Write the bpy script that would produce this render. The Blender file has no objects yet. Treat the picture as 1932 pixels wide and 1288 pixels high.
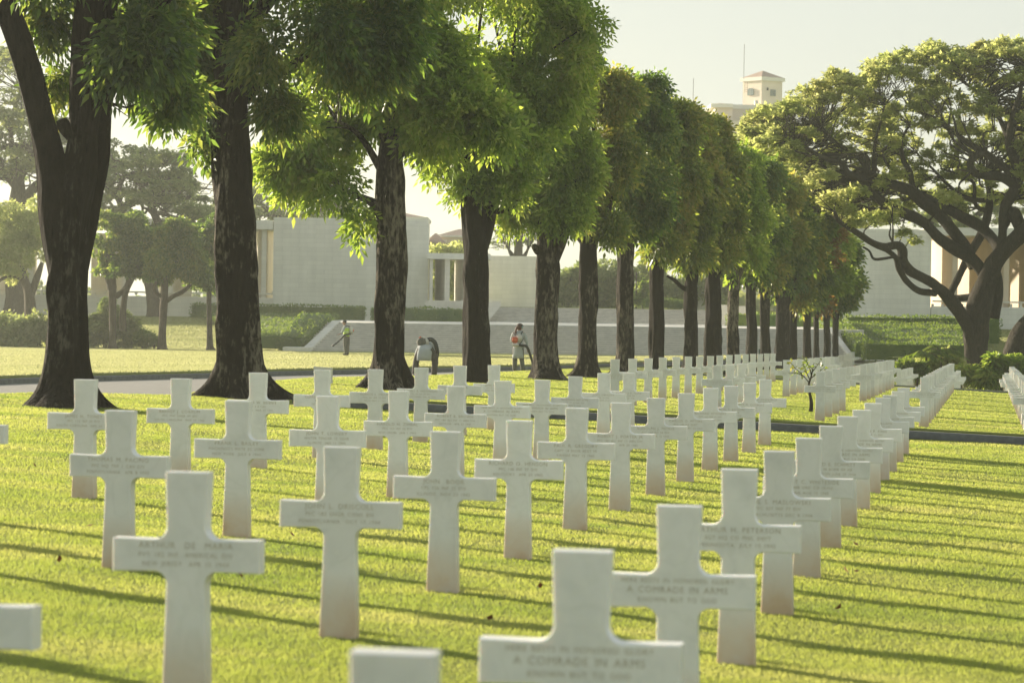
import bpy, bmesh, math, random
import numpy as np
from mathutils import Vector, Matrix
random.seed(7); RNG = np.random.default_rng(7)
SC = bpy.context.scene
COL = SC.collection
# ------------------------------------------------------------------ camera
FPX, IW, IH = 6000.0, 1932.0, 1288.0
ROLL, VH, CH = 0.0145, -66.0, 1.671
cr, sr = math.cos(ROLL), math.sin(ROLL)
cam = bpy.data.cameras.new('camera'); camo = bpy.data.objects.new('camera', cam); COL.objects.link(camo)
cam.sensor_width = 36; cam.lens = FPX / IW * 36; cam.clip_start = .5; cam.clip_end = 3000
pitch = math.atan(-VH / FPX)
R = Matrix.Rotation(math.pi/2 - pitch, 3, 'X')
camo.matrix_world = Matrix.Translation((0, 0, CH)) @ (R @ Matrix.Rotation(ROLL, 3, 'Z')).to_4x4()
cam.dof.use_dof = True; cam.dof.focus_distance = 62; cam.dof.aperture_fstop = cam.lens / 1000 / .019
SC.camera = camo
# ------------------------------------------------------------------ light
SUN_AZ, SUN_EL = math.radians(-47), math.radians(12)
world = bpy.data.worlds.new('World'); SC.world = world; world.use_nodes = True
wn, wl = world.node_tree.nodes, world.node_tree.links
bg = wn['Background']; sky = wn.new('ShaderNodeTexSky'); sky.sky_type = 'NISHITA'
sky.sun_disc = False; sky.sun_elevation = SUN_EL; sky.sun_rotation = SUN_AZ
sky.air_density = 1.0; sky.dust_density = 1.0; sky.ozone_density = 1.5
hsv = wn.new('ShaderNodeHueSaturation'); hsv.inputs['Saturation'].default_value = .7; hsv.inputs['Value'].default_value = 1.0
gm_ = wn.new('ShaderNodeGamma'); gm_.inputs[1].default_value = .3; wl.new(sky.outputs[0], gm_.inputs[0]); wl.new(gm_.outputs[0], hsv.inputs['Color']); tint = wn.new('ShaderNodeMix'); tint.data_type = 'RGBA'; tint.blend_type = 'MULTIPLY'; tint.inputs[0].default_value = 1; tint.inputs[7].default_value = (.995, 1.01, .95, 1)
wl.new(hsv.outputs[0], tint.inputs[6]); wl.new(tint.outputs[2], bg.inputs[0]); bg.inputs[1].default_value = .205
sun = bpy.data.lights.new('sun', 'SUN'); suno = bpy.data.objects.new('sun', sun); COL.objects.link(suno)
sun.energy = 5.0; sun.angle = math.radians(.8); sun.color = (1, .86, .66)
sd = Vector((math.sin(SUN_AZ)*math.cos(SUN_EL), math.cos(SUN_AZ)*math.cos(SUN_EL), math.sin(SUN_EL)))
suno.rotation_euler = sd.to_track_quat('Z', 'Y').to_euler()
SC.view_settings.view_transform = 'Standard'; SC.view_settings.look = 'None'
SC.view_settings.exposure = 1.22; SC.view_settings.gamma = 1
SC.cycles.max_bounces = 8; SC.cycles.transparent_max_bounces = 8; SC.cycles.volume_bounces = 1
SC.cycles.volume_max_steps = 64
# ------------------------------------------------------------------ measuring helpers
def uv(x, y):
    xc, yc = x - IW/2, y - IH/2
    return xc*cr + yc*sr, -xc*sr + yc*cr
def PT(x, y, Z):
    u, v = uv(x, y); return np.array([u*Z/FPX, Z, CH - (v - VH)*Z/FPX])
def PXM(Z): return FPX / Z          # pixels per metre
def sstep(a, b, x):
    t = np.clip((x - a) / (b - a), 0, 1); return t*t*(3 - 2*t)
EY = [20, 40, 51, 54, 55.5, 69, 75, 86, 96, 109.5, 130, 160, 190]
EX = [-60, -22, -8.2, -7.3, -5.6, -5.1, -4.6, -2.0, -.4, 1.9, 5.9, 11.5, 17.5]
def XE(Y): return np.interp(Y, EY, EX)
def GP(X, Y):
    z = -.0412*X - .0037*Y
    s = X - XE(Y)
    return z - .45*sstep(113, 118, Y)*sstep(3.5, 6.5, s) 
def GF(X, Y):
    low = CH - 2.146 - .0072*(np.clip(Y, -1e9, 182) - 103)
    return low + (CH - 1.10 - (CH - 2.146 - .0072*79)) * sstep(186, 214, Y)
def GB(X, Y):
    X = np.asarray(X, float); Y = np.asarray(Y, float)
    s = X - XE(Y)
    t = sstep(-1.6, 0.0, s)
    q = sstep(2.2, 4.5, s); t = t * (1 - sstep(150 + 23*q, 176 + 9*q, Y))
    return GP(X, Y)*t + GF(X, Y)*(1 - t)
def G(X, Y):
    X = np.asarray(X, float); Y = np.asarray(Y, float)
    k = sstep(70, 40, Y)
    return GB(X, Y) + k*.008*(np.sin(X*1.9 + 1.3*np.sin(Y*.8)) + np.sin(Y*1.3 + X*.7))
def ground_at(x, y, fn=None, z0=20, z1=400):
    fn = fn or G
    for i in range(60):
        m = .5*(z0 + z1); p = PT(x, y, m)
        if p[2] > fn(p[0], p[1]): z0 = m
        else: z1 = m
    return PT(x, y, .5*(z0 + z1))
# ------------------------------------------------------------------ value noise
_T = RNG.random((64, 64, 64))
def vnoise(p):
    p = np.asarray(p, float); i = np.floor(p).astype(int); f = p - i; f = f*f*(3 - 2*f); r = 0
    for dx in (0, 1):
        for dy in (0, 1):
            for dz in (0, 1):
                w = (f[..., 0] if dx else 1-f[..., 0])*(f[..., 1] if dy else 1-f[..., 1])*(f[..., 2] if dz else 1-f[..., 2])
                r = r + w*_T[(i[..., 0]+dx) & 63, (i[..., 1]+dy) & 63, (i[..., 2]+dz) & 63]
    return r
# ------------------------------------------------------------------ materials
def mat(name):
    m = bpy.data.materials.new(name); m.use_nodes = True
    n, l = m.node_tree.nodes, m.node_tree.links
    return m, n, l, n['Principled BSDF']
def coords(n, l, kind='Object', scale=(1, 1, 1)):
    t = n.new('ShaderNodeTexCoord'); mp = n.new('ShaderNodeMapping'); mp.inputs[3].default_value = scale
    if kind == 'World':
        g = n.new('ShaderNodeNewGeometry'); l.new(g.outputs['Position'], mp.inputs[0])
    else: l.new(t.outputs[kind], mp.inputs[0])
    return mp.outputs[0]
def noise(n, l, vec, s, d=4, r=.55):
    t = n.new('ShaderNodeTexNoise'); t.inputs['Scale'].default_value = s; t.inputs['Detail'].default_value = d
    t.inputs['Roughness'].default_value = r; l.new(vec, t.inputs['Vector']); return t.outputs[0]
def ramp(n, l, fac, stops):
    r = n.new('ShaderNodeValToRGB'); e = r.color_ramp.elements
    while len(e) < len(stops): e.new(.5)
    for q, (p, c) in zip(e, stops): q.position = p; q.color = (*c, 1)
    l.new(fac, r.inputs[0]); return r.outputs[0]
def mixc(n, l, fac, a, b, typ='MIX'):
    m = n.new('ShaderNodeMix'); m.data_type = 'RGBA'; m.blend_type = typ
    for s, v in ((0, fac), (6, a), (7, b)):
        if isinstance(v, (int, float)): m.inputs[s].default_value = v
        elif isinstance(v, tuple): m.inputs[s].default_value = (*v, 1)
        else: l.new(v, m.inputs[s])
    return m.outputs[2]
def bump(n, l, h, strength, dist, pb):
    b = n.new('ShaderNodeBump'); b.inputs['Strength'].default_value = strength; b.inputs['Distance'].default_value = dist
    l.new(h, b.inputs['Height']); l.new(b.outputs[0], pb.inputs['Normal'])
def simple(name, c, rough=.7, var=.15, sc=3, metal=0, kind='Object'):
    m, n, l, p = mat(name); v = coords(n, l, kind)
    f = noise(n, l, v, sc)
    l.new(ramp(n, l, f, [(.3, tuple(x*(1-var) for x in c)), (.7, tuple(min(1, x*(1+var)) for x in c))]), p.inputs['Base Color'])
    p.inputs['Roughness'].default_value = rough; p.inputs['Metallic'].default_value = metal
    return m
def leafmat(name, cols, trans, tmix=.5, gloss=.35, csc=.5, rnd=.55, stretch=(1, 1, 1)):
    """cols: list of three diffuse colours; trans: list of three colours of the light that comes through"""
    m, n, l, p = mat(name); g = n.new('ShaderNodeNewGeometry')
    ns = noise(n, l, coords(n, l, 'World', stretch), csc, 2 if rnd > .4 else 4)
    ad = n.new('ShaderNodeMath'); ad.operation = 'MULTIPLY_ADD'; ad.inputs[1].default_value = rnd
    l.new(g.outputs['Random Per Island'], ad.inputs[0])
    sb = n.new('ShaderNodeMath'); sb.operation = 'MULTIPLY_ADD'; sb.inputs[1].default_value = 1.3 if rnd > .4 else 1.9; sb.inputs[2].default_value = -.42 if rnd > .4 else -.62
    l.new(ns, sb.inputs[0]); l.new(sb.outputs[0], ad.inputs[2])
    c = ramp(n, l, ad.outputs[0], [(.05, cols[0]), (.5, cols[1]), (.98, cols[2])])
    t = ramp(n, l, ad.outputs[0], [(.05, trans[0]), (.5, trans[1]), (.98, trans[2])])
    l.new(c, p.inputs['Base Color']); p.inputs['Roughness'].default_value = gloss; p.inputs['Specular IOR Level'].default_value = .35
    tr = n.new('ShaderNodeBsdfTranslucent'); l.new(t, tr.inputs[0])
    mx = n.new('ShaderNodeMixShader'); mx.inputs[0].default_value = tmix
    l.new(p.outputs[0], mx.inputs[1]); l.new(tr.outputs[0], mx.inputs[2]); l.new(mx.outputs[0], n['Material Output'].inputs[0])
    return m
M = {}
M['leaf_green'] = leafmat('leaf_green', [(.045, .085, .022), (.09, .15, .035), (.17, .21, .06)], [(.28, .46, .05), (.58, .76, .09), (.92, .90, .20)])
M['leaf_dark'] = leafmat('leaf_dark', [(.026, .052, .022), (.05, .088, .032), (.095, .125, .045)], [(.11, .24, .03), (.32, .50, .06), (.78, .78, .15)], .42)
M['leaf_olive'] = leafmat('leaf_olive', [(.045, .070, .022), (.09, .115, .033), (.17, .15, .05)], [(.20, .34, .04), (.46, .56, .07), (.88, .70, .14)], .42)
M['leaf_brown'] = leafmat('leaf_brown', [(.05, .045, .018), (.10, .07, .025), (.17, .09, .03)], [(.2, .18, .03), (.38, .24, .04), (.5, .26, .05)], .42)
M['leaf_rain'] = leafmat('leaf_rain', [(.11, .15, .045), (.18, .225, .075), (.25, .27, .12)], [(.48, .58, .14), (.72, .78, .24), (.88, .85, .36)], .6, .5, .3)
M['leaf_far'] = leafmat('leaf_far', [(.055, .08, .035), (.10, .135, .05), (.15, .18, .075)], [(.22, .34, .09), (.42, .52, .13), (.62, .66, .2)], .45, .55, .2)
M['leaf_hedge'] = leafmat('leaf_hedge', [(.03, .065, .02), (.055, .10, .025), (.10, .15, .03)], [(.14, .26, .03), (.26, .38, .04), (.42, .5, .06)], .45, .5, .6)
M['grass_blade'] = leafmat('grass_blade', [(.11, .155, .035), (.20, .235, .055), (.29, .29, .09)], [(.34, .47, .07), (.60, .68, .12), (.82, .80, .24)], .5, .6, .9, .3, (.45, 1.0, 1))

M['field_blade'] = leafmat('field_blade', [(.17, .19, .075), (.24, .25, .11), (.31, .30, .15)], [(.42, .45, .18), (.53, .54, .25), (.60, .60, .31)], .55, .6, .5, .15, (.3, 1, 1))
def barkmat(name, dark, pale, amt):
    m, n, l, p = mat(name); v = coords(n, l, 'World', (1, 1, .22)); v2 = coords(n, l, 'World', (1, 1, .32))
    a = noise(n, l, v, 16, 6, .65); b = noise(n, l, v2, 1.3, 4, .6); c = noise(n, l, v2, 14, 5, .7)
    c0 = ramp(n, l, a, [(.3, tuple(x*.45 for x in dark)), (.7, tuple(x*1.5 for x in dark))])
    mu = n.new('ShaderNodeMath'); mu.operation = 'MULTIPLY'; l.new(b, mu.inputs[0]); l.new(c, mu.inputs[1])
    mr = n.new('ShaderNodeMapRange'); mr.inputs[1].default_value = .30 - amt; mr.inputs[2].default_value = .40 - amt
    l.new(mu.outputs[0], mr.inputs[0])
    l.new(mixc(n, l, mr.outputs[0], c0, pale), p.inputs['Base Color']); p.inputs['Roughness'].default_value = .9
    p.inputs['Specular IOR Level'].default_value = .15
    bump(n, l, a, 1.0, .11, p); return m
M['bark'] = barkmat('bark', (.016, .012, .008), (.10, .09, .07), -.01)
M['bark_pale'] = barkmat('bark_pale', (.018, .013, .009), (.20, .175, .13), .04)
M['bark_rain'] = barkmat('bark_rain', (.045, .038, .028), (.13, .12, .09), -.03)
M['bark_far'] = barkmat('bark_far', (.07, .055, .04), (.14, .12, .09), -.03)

def marblemat():
    m, n, l, p = mat('white_marble'); v = coords(n, l, 'Object'); oi = n.new('ShaderNodeObjectInfo')
    add = n.new('ShaderNodeVectorMath'); l.new(v, add.inputs[0])
    cb = n.new('ShaderNodeCombineXYZ'); mm = n.new('ShaderNodeMath'); mm.operation = 'MULTIPLY'; mm.inputs[1].default_value = 50
    l.new(oi.outputs['Random'], mm.inputs[0]); l.new(mm.outputs[0], cb.inputs[0]); l.new(cb.outputs[0], add.inputs[1])
    a = noise(n, l, add.outputs[0], 5, 6, .6); b = noise(n, l, add.outputs[0], 90, 2)
    c = ramp(n, l, a, [(.25, (.74, .745, .71)), (.45, (.84, .84, .80)), (.75, (.90, .895, .86))])
    sx = n.new('ShaderNodeSeparateXYZ'); l.new(v, sx.inputs[0])
    mr = n.new('ShaderNodeMapRange'); mr.inputs[1].default_value = .34; mr.inputs[2].default_value = .0
    l.new(sx.outputs[2], mr.inputs[0])
    mu = n.new('ShaderNodeMath'); mu.operation = 'MULTIPLY'; l.new(mr.outputs[0], mu.inputs[0]); l.new(a, mu.inputs[1])
    mu2 = n.new('ShaderNodeMath'); mu2.operation = 'MULTIPLY'; mu2.inputs[1].default_value = 1.9; mu2.use_clamp = True; l.new(mu.outputs[0], mu2.inputs[0])
    vn = n.new('ShaderNodeTexNoise'); vn.inputs['Scale'].default_value = 3.2; vn.inputs['Detail'].default_value = 5; vn.inputs['Distortion'].default_value = 1.6; l.new(add.outputs[0], vn.inputs['Vector'])
    c = mixc(n, l, 1.0, c, ramp(n, l, vn.outputs[0], [(.455, (1, 1, 1)), (.5, (.955, .957, .952)), (.545, (1, 1, 1))]), 'MULTIPLY')
    c = mixc(n, l, mu2.outputs[0], c, (.66, .50, .34))
    hs = n.new('ShaderNodeHueSaturation'); l.new(c, hs.inputs['Color'])
    vr = n.new('ShaderNodeMapRange'); vr.inputs[3].default_value = .9; vr.inputs[4].default_value = 1.04
    l.new(oi.outputs['Random'], vr.inputs[0]); l.new(vr.outputs[0], hs.inputs['Value'])
    l.new(hs.outputs[0], p.inputs['Base Color']); p.inputs['Roughness'].default_value = .5
    p.inputs['Subsurface Weight'].default_value = .25; p.inputs['Subsurface Radius'].default_value = (.02, .016, .012); p.inputs['Subsurface Scale'].default_value = 1
    bump(n, l, b, .15, .002, p); return m
M['marble'] = marblemat()
M['engraving'] = simple('engraving', (.50, .46, .36), .9, .2, 40)

def grassmat(name, a, b, c, sc=1.0, blades=True):
    m, n, l, p = mat(name); v = coords(n, l, 'World', (1, 1, 1))
    n1 = noise(n, l, v, .35*sc, 5, .6); n2 = noise(n, l, v, 14*sc, 4, .75); n3 = noise(n, l, v, 70*sc, 3, .8)
    c1 = ramp(n, l, n1, [(.3, a), (.5, b), (.72, c)])
    c2 = mixc(n, l, .55, c1, ramp(n, l, n2, [(.3, tuple(x*.45 for x in a)), (.7, tuple(x*1.25 for x in c))]))
    c3 = mixc(n, l, .45, c2, ramp(n, l, n3, [(.3, tuple(x*.4 for x in a)), (.7, tuple(x*1.3 for x in c))]))
    l.new(c3, p.inputs['Base Color']); p.inputs['Roughness'].default_value = .8; p.inputs['Specular IOR Level'].default_value = .1
    p.inputs['Sheen Weight'].default_value = .6; p.inputs['Sheen Tint'].default_value = (.8, .9, .3, 1); p.inputs['Sheen Roughness'].default_value = .4
    bump(n, l, n3, 1.0, .06, p); return m
M['lawn'] = grassmat('lawn', (.13, .165, .035), (.195, .235, .05), (.27, .29, .08))
M['field'] = grassmat('field', (.20, .24, .06), (.28, .30, .085), (.34, .35, .12))
M['asphalt'] = simple('asphalt', (.20, .195, .18), .9, .12, 6, kind='World')
M['kerb'] = simple('kerb', (.11, .115, .11), .9, .25, 8, kind='World')
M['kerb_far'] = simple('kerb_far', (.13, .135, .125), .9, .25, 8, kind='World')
M['soil'] = simple('soil', (.05, .04, .025), 1, .3, 20, kind='World')

def stonemat(name, c, bw=1.2, bh=.32, mortar=.82, rough=.8):
    m, n, l, p = mat(name)
    t = n.new('ShaderNodeTexCoord'); sx = n.new('ShaderNodeSeparateXYZ'); cb = n.new('ShaderNodeCombineXYZ')
    l.new(t.outputs['Object'], sx.inputs[0]); ad = n.new('ShaderNodeMath'); ad.operation = 'ADD'
    l.new(sx.outputs[0], ad.inputs[0]); l.new(sx.outputs[1], ad.inputs[1]); l.new(ad.outputs[0], cb.inputs[0]); l.new(sx.outputs[2], cb.inputs[1])
    br = n.new('ShaderNodeTexBrick'); br.inputs['Scale'].default_value = 1; br.inputs['Brick Width'].default_value = bw
    br.inputs['Row Height'].default_value = bh; br.inputs['Mortar Size'].default_value = .012
    br.inputs['Color1'].default_value = (*[x*.93 for x in c], 1); br.inputs['Color2'].default_value = (*[x*1.05 for x in c], 1)
    br.inputs['Mortar'].default_value = (*[x*mortar for x in c], 1); l.new(cb.outputs[0], br.inputs['Vector'])
    st = noise(n, l, coords(n, l, 'Object', (.8, .8, .12)), 1.4, 5, .6)
    l.new(mixc(n, l, .35, br.outputs[0], ramp(n, l, st, [(.3, tuple(x*.6 for x in c)), (.7, tuple(min(1, x*1.1) for x in c))])), p.inputs['Base Color'])
    p.inputs['Roughness'].default_value = rough; return m
M['travertine'] = stonemat('travertine', (.76, .75, .68))
M['trav_light'] = stonemat('trav_light', (.72, .69, .61))
M['trav_sunlit_cream'] = stonemat('trav_sunlit_cream', (.70, .59, .45), 2.4, .8, .95)  # travertine with warm sunlight put into its colour, for the fin walls
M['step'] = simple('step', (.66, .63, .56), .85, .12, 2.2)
M['step_riser_shaded'] = simple('step_riser_shaded', (.48, .47, .43), .85, .15, 2.2)  # same step stone, darkened so the shade on the risers is in the colour
M['plaster'] = simple('plaster', (.74, .65, .55), .9, .06, .5)
M['white_paint'] = simple('white_paint', (.74, .72, .66), .7, .05, 1)
M['rooftile'] = simple('rooftile', (.38, .27, .22), .9, .15, 3)
M['glass'] = simple('glass', (.18, .22, .22), .2, .1, 1)
M['dark_metal'] = simple('dark_metal', (.08, .08, .08), .5, .1, 1, .5)
M['void'] = simple('void', (.05, .05, .045), .9, .1, 1)

# ------------------------------------------------------------------ object helpers
def put(name, me, m=None, parent=None, loc=None):
    o = bpy.data.objects.new(name, me); COL.objects.link(o)
    if m is not None: me.materials.append(M[m] if isinstance(m, str) else m)
    if parent is not None: o.parent = parent
    if loc is not None: o.location = loc
    return o
def mesh_np(name, V, F, smooth=False, uvflat=None):
    """V (n,3), F (m,k) array of equal sized faces"""
    V = np.asarray(V, np.float32); F = np.asarray(F, np.int32)
    me = bpy.data.meshes.new(name); me.vertices.add(len(V)); me.vertices.foreach_set('co', V.ravel())
    k = F.shape[1]; me.loops.add(F.size); me.loops.foreach_set('vertex_index', F.ravel())
    me.polygons.add(len(F)); me.polygons.foreach_set('loop_start', np.arange(0, F.size, k, dtype=np.int32))
    me.polygons.foreach_set('loop_total', np.full(len(F), k, np.int32))
    if smooth: me.polygons.foreach_set('use_smooth', np.ones(len(F), bool))
    me.update(calc_edges=True); me.validate(); return me
def tag(o, label, cat, group=None, kind=None):
    if label: o['label'] = label
    if cat: o['category'] = cat
    if group: o['group'] = group
    if kind: o['kind'] = kind
    return o
def struct(o): o['kind'] = 'structure'; return o
def empty(name, loc, label, cat, group=None, rz=0):
    o = bpy.data.objects.new(name, None); COL.objects.link(o); o.location = tuple(float(q) for q in loc); o.rotation_euler = (0, 0, rz)
    o.empty_display_size = .2
    return tag(o, label, cat, group)
def rebase(V, parent):
    return np.asarray(V, float) - np.array(parent.location)
class MB:
    """collects boxes, prisms and quads in world coordinates"""
    def __init__(s): s.v = []; s.f = []
    def quad(s, *p):
        b = len(s.v); s.v += [tuple(map(float, q)) for q in p]; s.f.append(tuple(range(b, b+len(p))))
    def hexa(s, lo, hi):
        """lo, hi: four corners each, same order"""
        b = len(s.v); s.v += [tuple(map(float, q)) for q in list(lo)+list(hi)]
        s.f += [(b+3, b+2, b+1, b), (b+4, b+5, b+6, b+7)] + [(b+i, b+(i+1) % 4, b+4+(i+1) % 4, b+4+i) for i in range(4)]
    def box(s, x0, x1, y0, y1, z0, z1):
        s.hexa([(x0, y0, z0), (x1, y0, z0), (x1, y1, z0), (x0, y1, z0)], [(x0, y0, z1), (x1, y0, z1), (x1, y1, z1), (x0, y1, z1)])
    def prism(s, poly, off):
        """poly: planar outline, off: vector"""
        b = len(s.v); n = len(poly); off = np.array(off)
        s.v += [tuple(map(float, q)) for q in poly] + [tuple(map(float, np.array(q)+off)) for q in poly]
        s.f += [tuple(range(b, b+n)), tuple(range(b+2*n-1, b+n-1, -1))] + [(b+i, b+n+i, b+n+(i+1) % n, b+(i+1) % n) for i in range(n)]
    def build(s, name, m, parent=None, bevel=0):
        v = np.array(s.v, float)
        if parent is not None: v = rebase(v, parent)
        me = bpy.data.meshes.new(name); me.from_pydata([tuple(q) for q in v], [], s.f)
        bm = bmesh.new(); bm.from_mesh(me); bmesh.ops.recalc_face_normals(bm, faces=bm.faces)
        if bevel: bmesh.ops.bevel(bm, geom=bm.edges[:], offset=bevel, segments=2, affect='EDGES', clamp_overlap=True)
        bm.to_mesh(me); bm.free(); me.update()
        return put(name, me, m, parent)
def pxbox(mb, x0, y0, x1, y1, Z0, Z1):
    """box with its front face at depth Z0 covering the measured rectangle"""
    a = PT(x0, (y0+y1)/2, Z0); b = PT(x1, (y0+y1)/2, Z0); t = PT((x0+x1)/2, y0, Z0); c = PT((x0+x1)/2, y1, Z0)
    mb.box(a[0], b[0], Z0, Z1, c[2], t[2])
def frame_dirs(d):
    d = d/np.linalg.norm(d); a = np.array([0, 0, 1.]) if abs(d[2]) < .9 else np.array([1., 0, 0])
    x = np.cross(a, d); x /= np.linalg.norm(x); return x, np.cross(d, x)
def spline(pts, rad, sub=4):
    """Catmull-Rom resampling of points and radii"""
    P = np.array([list(p)+[r] for p, r in zip(pts, rad)], float)
    P = np.vstack([2*P[0]-P[1], P, 2*P[-1]-P[-2]]); out = []
    for i in range(1, len(P)-2):
        for t in np.linspace(0, 1, sub, endpoint=False):
            a, b, c, d = P[i-1], P[i], P[i+1], P[i+2]
            out.append(.5*((2*b)+(-a+c)*t+(2*a-5*b+4*c-d)*t*t+(-a+3*b-3*c+d)*t**3))
    out.append(P[-2]); out = np.array(out); out[:, 3] = np.maximum(out[:, 3], min(rad)*.6); return out[:, :3], out[:, 3]
class Tubes:
    def __init__(s): s.V = []; s.F = []; s.n = 0
    def add(s, pts, rad, sides=8, sub=4, rough=0, flare=0, seed=0):
        c, r = spline(pts, rad, sub) if sub > 1 else (np.array(pts, float), np.array(rad, float))
        n = len(c); d = np.gradient(c, axis=0); x, y = frame_dirs(d[0]); rings = []
        ph = np.linspace(0, 2*math.pi, sides, endpoint=False); L = np.concatenate([[0], np.cumsum(np.linalg.norm(np.diff(c, axis=0), axis=1))])
        for i in range(n):
            t = d[i]/np.linalg.norm(d[i]); x = x - t*x.dot(t); x /= np.linalg.norm(x); y = np.cross(t, x)
            rr = np.full(sides, r[i])
            if rough:
                q = np.stack([np.cos(ph)*2.2+seed*3.7, np.sin(ph)*2.2, np.full(sides, L[i]*.7)], 1)
                q2 = np.stack([np.cos(ph)*6+seed*3.7, np.sin(ph)*6, np.full(sides, L[i]*2.2)], 1)
                rr = rr*(1 + rough*(vnoise(q+20)-.5)*1.1 + rough*.6*(vnoise(q2+20)-.5))
            if flare:
                k = math.exp(-L[i]/(r[0]*.62)); lob = .22 + np.clip(vnoise(np.stack([np.cos(ph)*3.1+seed*5+30, np.sin(ph)*3.1+30, np.full(sides, 7.+L[i]*.15)], 1))-.3, 0, 1)**1.5*3.4 + .5*(vnoise(np.stack([np.cos(ph)*7+seed*5+30, np.sin(ph)*7+30, np.full(sides, 3.)], 1))-.35)
                rr = rr*(1 + flare*k*lob*.85)
            rings.append(c[i] + np.outer(rr*np.cos(ph), x) + np.outer(rr*np.sin(ph), y))
        V = np.vstack(rings + [c[-1][None]]); b = s.n; F = []
        i0 = (np.arange(n-1)[:, None]*sides + np.arange(sides)[None]).ravel(); j = (np.arange(n-1)[:, None]*sides + (np.arange(sides)[None]+1) % sides).ravel()
        F = np.stack([i0, j, j+sides, i0+sides], 1)
        k = (n-1)*sides; cap = np.stack([k+np.arange(sides), k+(np.arange(sides)+1) % sides, np.full(sides, n*sides), np.full(sides, n*sides)], 1)
        s.V.append(V); s.F.append(np.vstack([F, cap])+b); s.n += len(V); return c, r
    def build(s, name, m, parent=None):
        V = np.vstack(s.V); F = np.vstack(s.F)
        if parent is not None: V = rebase(V, parent)
        fs = [tuple(f) if f[2] != f[3] else tuple(f[:3]) for f in F.tolist()]
        me = bpy.data.meshes.new(name); me.from_pydata(V.tolist(), [], fs); me.polygons.foreach_set('use_smooth', np.ones(len(fs), bool)); me.update()
        return put(name, me, m, parent)
def unit(a): return a/np.maximum(np.linalg.norm(a, axis=-1, keepdims=True), 1e-9)
def leaf_VF(base, d, side, L, W, droop=.15):
    """folded pointed leaves: four verts, two triangles each"""
    n = len(base); up = unit(np.cross(d, side)); L = np.broadcast_to(L, (n,))[:, None]; W = np.broadcast_to(W, (n,))[:, None]
    mid = base + d*L*.45; tip = base + d*L + np.array([0, 0, -1.])*L*droop
    V = np.stack([base, mid+side*W*.5+up*W*.18, tip, mid-side*W*.5+up*W*.18], 1).reshape(-1, 3)
    i = np.arange(n)*4
    return V, np.concatenate([np.stack([i, i+1, i+2], 1), np.stack([i, i+2, i+3], 1)])
def build_leaves(name, parts, m, parent):
    Vs, Fs, b = [], [], 0
    for V, F in parts: Vs.append(V); Fs.append(F+b); b += len(V)
    V = np.vstack(Vs)
    if parent is not None: V = rebase(V, parent)
    return put(name, mesh_np(name, V, np.vstack(Fs)), m, parent)
def rdir(n, rng): return unit(rng.normal(size=(n, 3)))
def sprigs(cent, out, rng, nl, Ls, Ll, Wl, hang=.6):
    """pinnate sprigs: nl leaflets along a drooping stalk"""
    n = len(cent); d = unit(out + rdir(n, rng)*.55 + np.array([0, 0, -hang])); side = unit(np.cross(d, rdir(n, rng)))
    parts = []; sc = rng.uniform(.75, 1.25, n)
    for j in range(nl):
        t = (j+.6)/nl; s = 1 if j % 2 else -1
        base = cent + d*(Ls*t*sc)[:, None] + np.array([0, 0, -1.])*(Ls*.35*t*t*sc)[:, None]
        if j == nl-1: ld = d
        else: ld = unit(d*.55 + side*s*.9 + np.array([0, 0, -.45]) + rdir(n, rng)*.25)
        ls = unit(np.cross(ld, rdir(n, rng)*.5 + np.cross(d, side)))
        parts.append(leaf_VF(base, ld, ls, Ll*sc*rng.uniform(.8, 1.15, n), Wl*sc))
    return parts
def lumps(C, Rr, n_sub, n_pts, rng, gap=.36, gsc=1.1, sub=(.30, .52), spread=.92):
    """points spread over small lumps sitting over one ellipsoid; returns points and outward directions"""
    C = np.array(C, float); Rr = np.array(Rr, float)
    s = rdir(n_sub, rng)*rng.uniform(.35*spread, spread, (n_sub, 1)); cs = C + s*Rr
    rs = rng.uniform(*sub, n_sub)*Rr.mean()
    k = rng.integers(0, n_sub, n_pts); dd = rdir(n_pts, rng); dd[:, 2] = np.where(rng.random(n_pts) < .25, np.abs(dd[:, 2]), dd[:, 2])
    p = cs[k] + dd*(rs[k]*rng.uniform(.45, 1.05, n_pts)**.6)[:, None]*np.array([1.05, 1.05, .82])
    keep = vnoise(p*gsc + 40) > gap
    return p[keep], dd[keep], cs, rs
# ------------------------------------------------------------------ ground
def grid_sheet(name, xs, ys, fn, m, dz=0, mask=None):
    X, Y = np.meshgrid(xs, ys); Z = fn(X, Y) + dz
    V = np.stack([X, Y, Z], -1).reshape(-1, 3); nx = len(xs)
    i = (np.arange(len(ys)-1)[:, None]*nx + np.arange(nx-1)[None]).ravel(); F = np.stack([i, i+1, i+nx+1, i+nx], 1)
    if mask is not None: F = F[mask(V[F].mean(1))]
    return struct(put(name, mesh_np(name, V, F, True), m))
xs = np.unique(np.concatenate([np.linspace(-900, -40, 20), np.linspace(-40, 40, 260), np.linspace(40, 900, 20)]))
ys = np.unique(np.concatenate([np.linspace(-60, 4, 12), np.linspace(4, 200, 420), np.linspace(200, 260, 30), np.linspace(260, 1500, 20)]))
gm = put('ground', mesh_np('ground', *(lambda X, Y: (np.stack([X, Y, G(X, Y)-(.06*sstep(-.9, -1.4, X-XE(Y))*(Y < 176))], -1).reshape(-1, 3),
     (lambda i: np.stack([i, i+1, i+len(xs)+1, i+len(xs)], 1))((np.arange(len(ys)-1)[:, None]*len(xs)+np.arange(len(xs)-1)[None]).ravel())))(*np.meshgrid(xs, ys)), True), 'lawn')
struct(gm); gm.data.materials.append(M['field'])
_fc = np.zeros(len(gm.data.polygons)*3, np.float32); gm.data.polygons.foreach_get('center', _fc); _fc = _fc.reshape(-1, 3)
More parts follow.
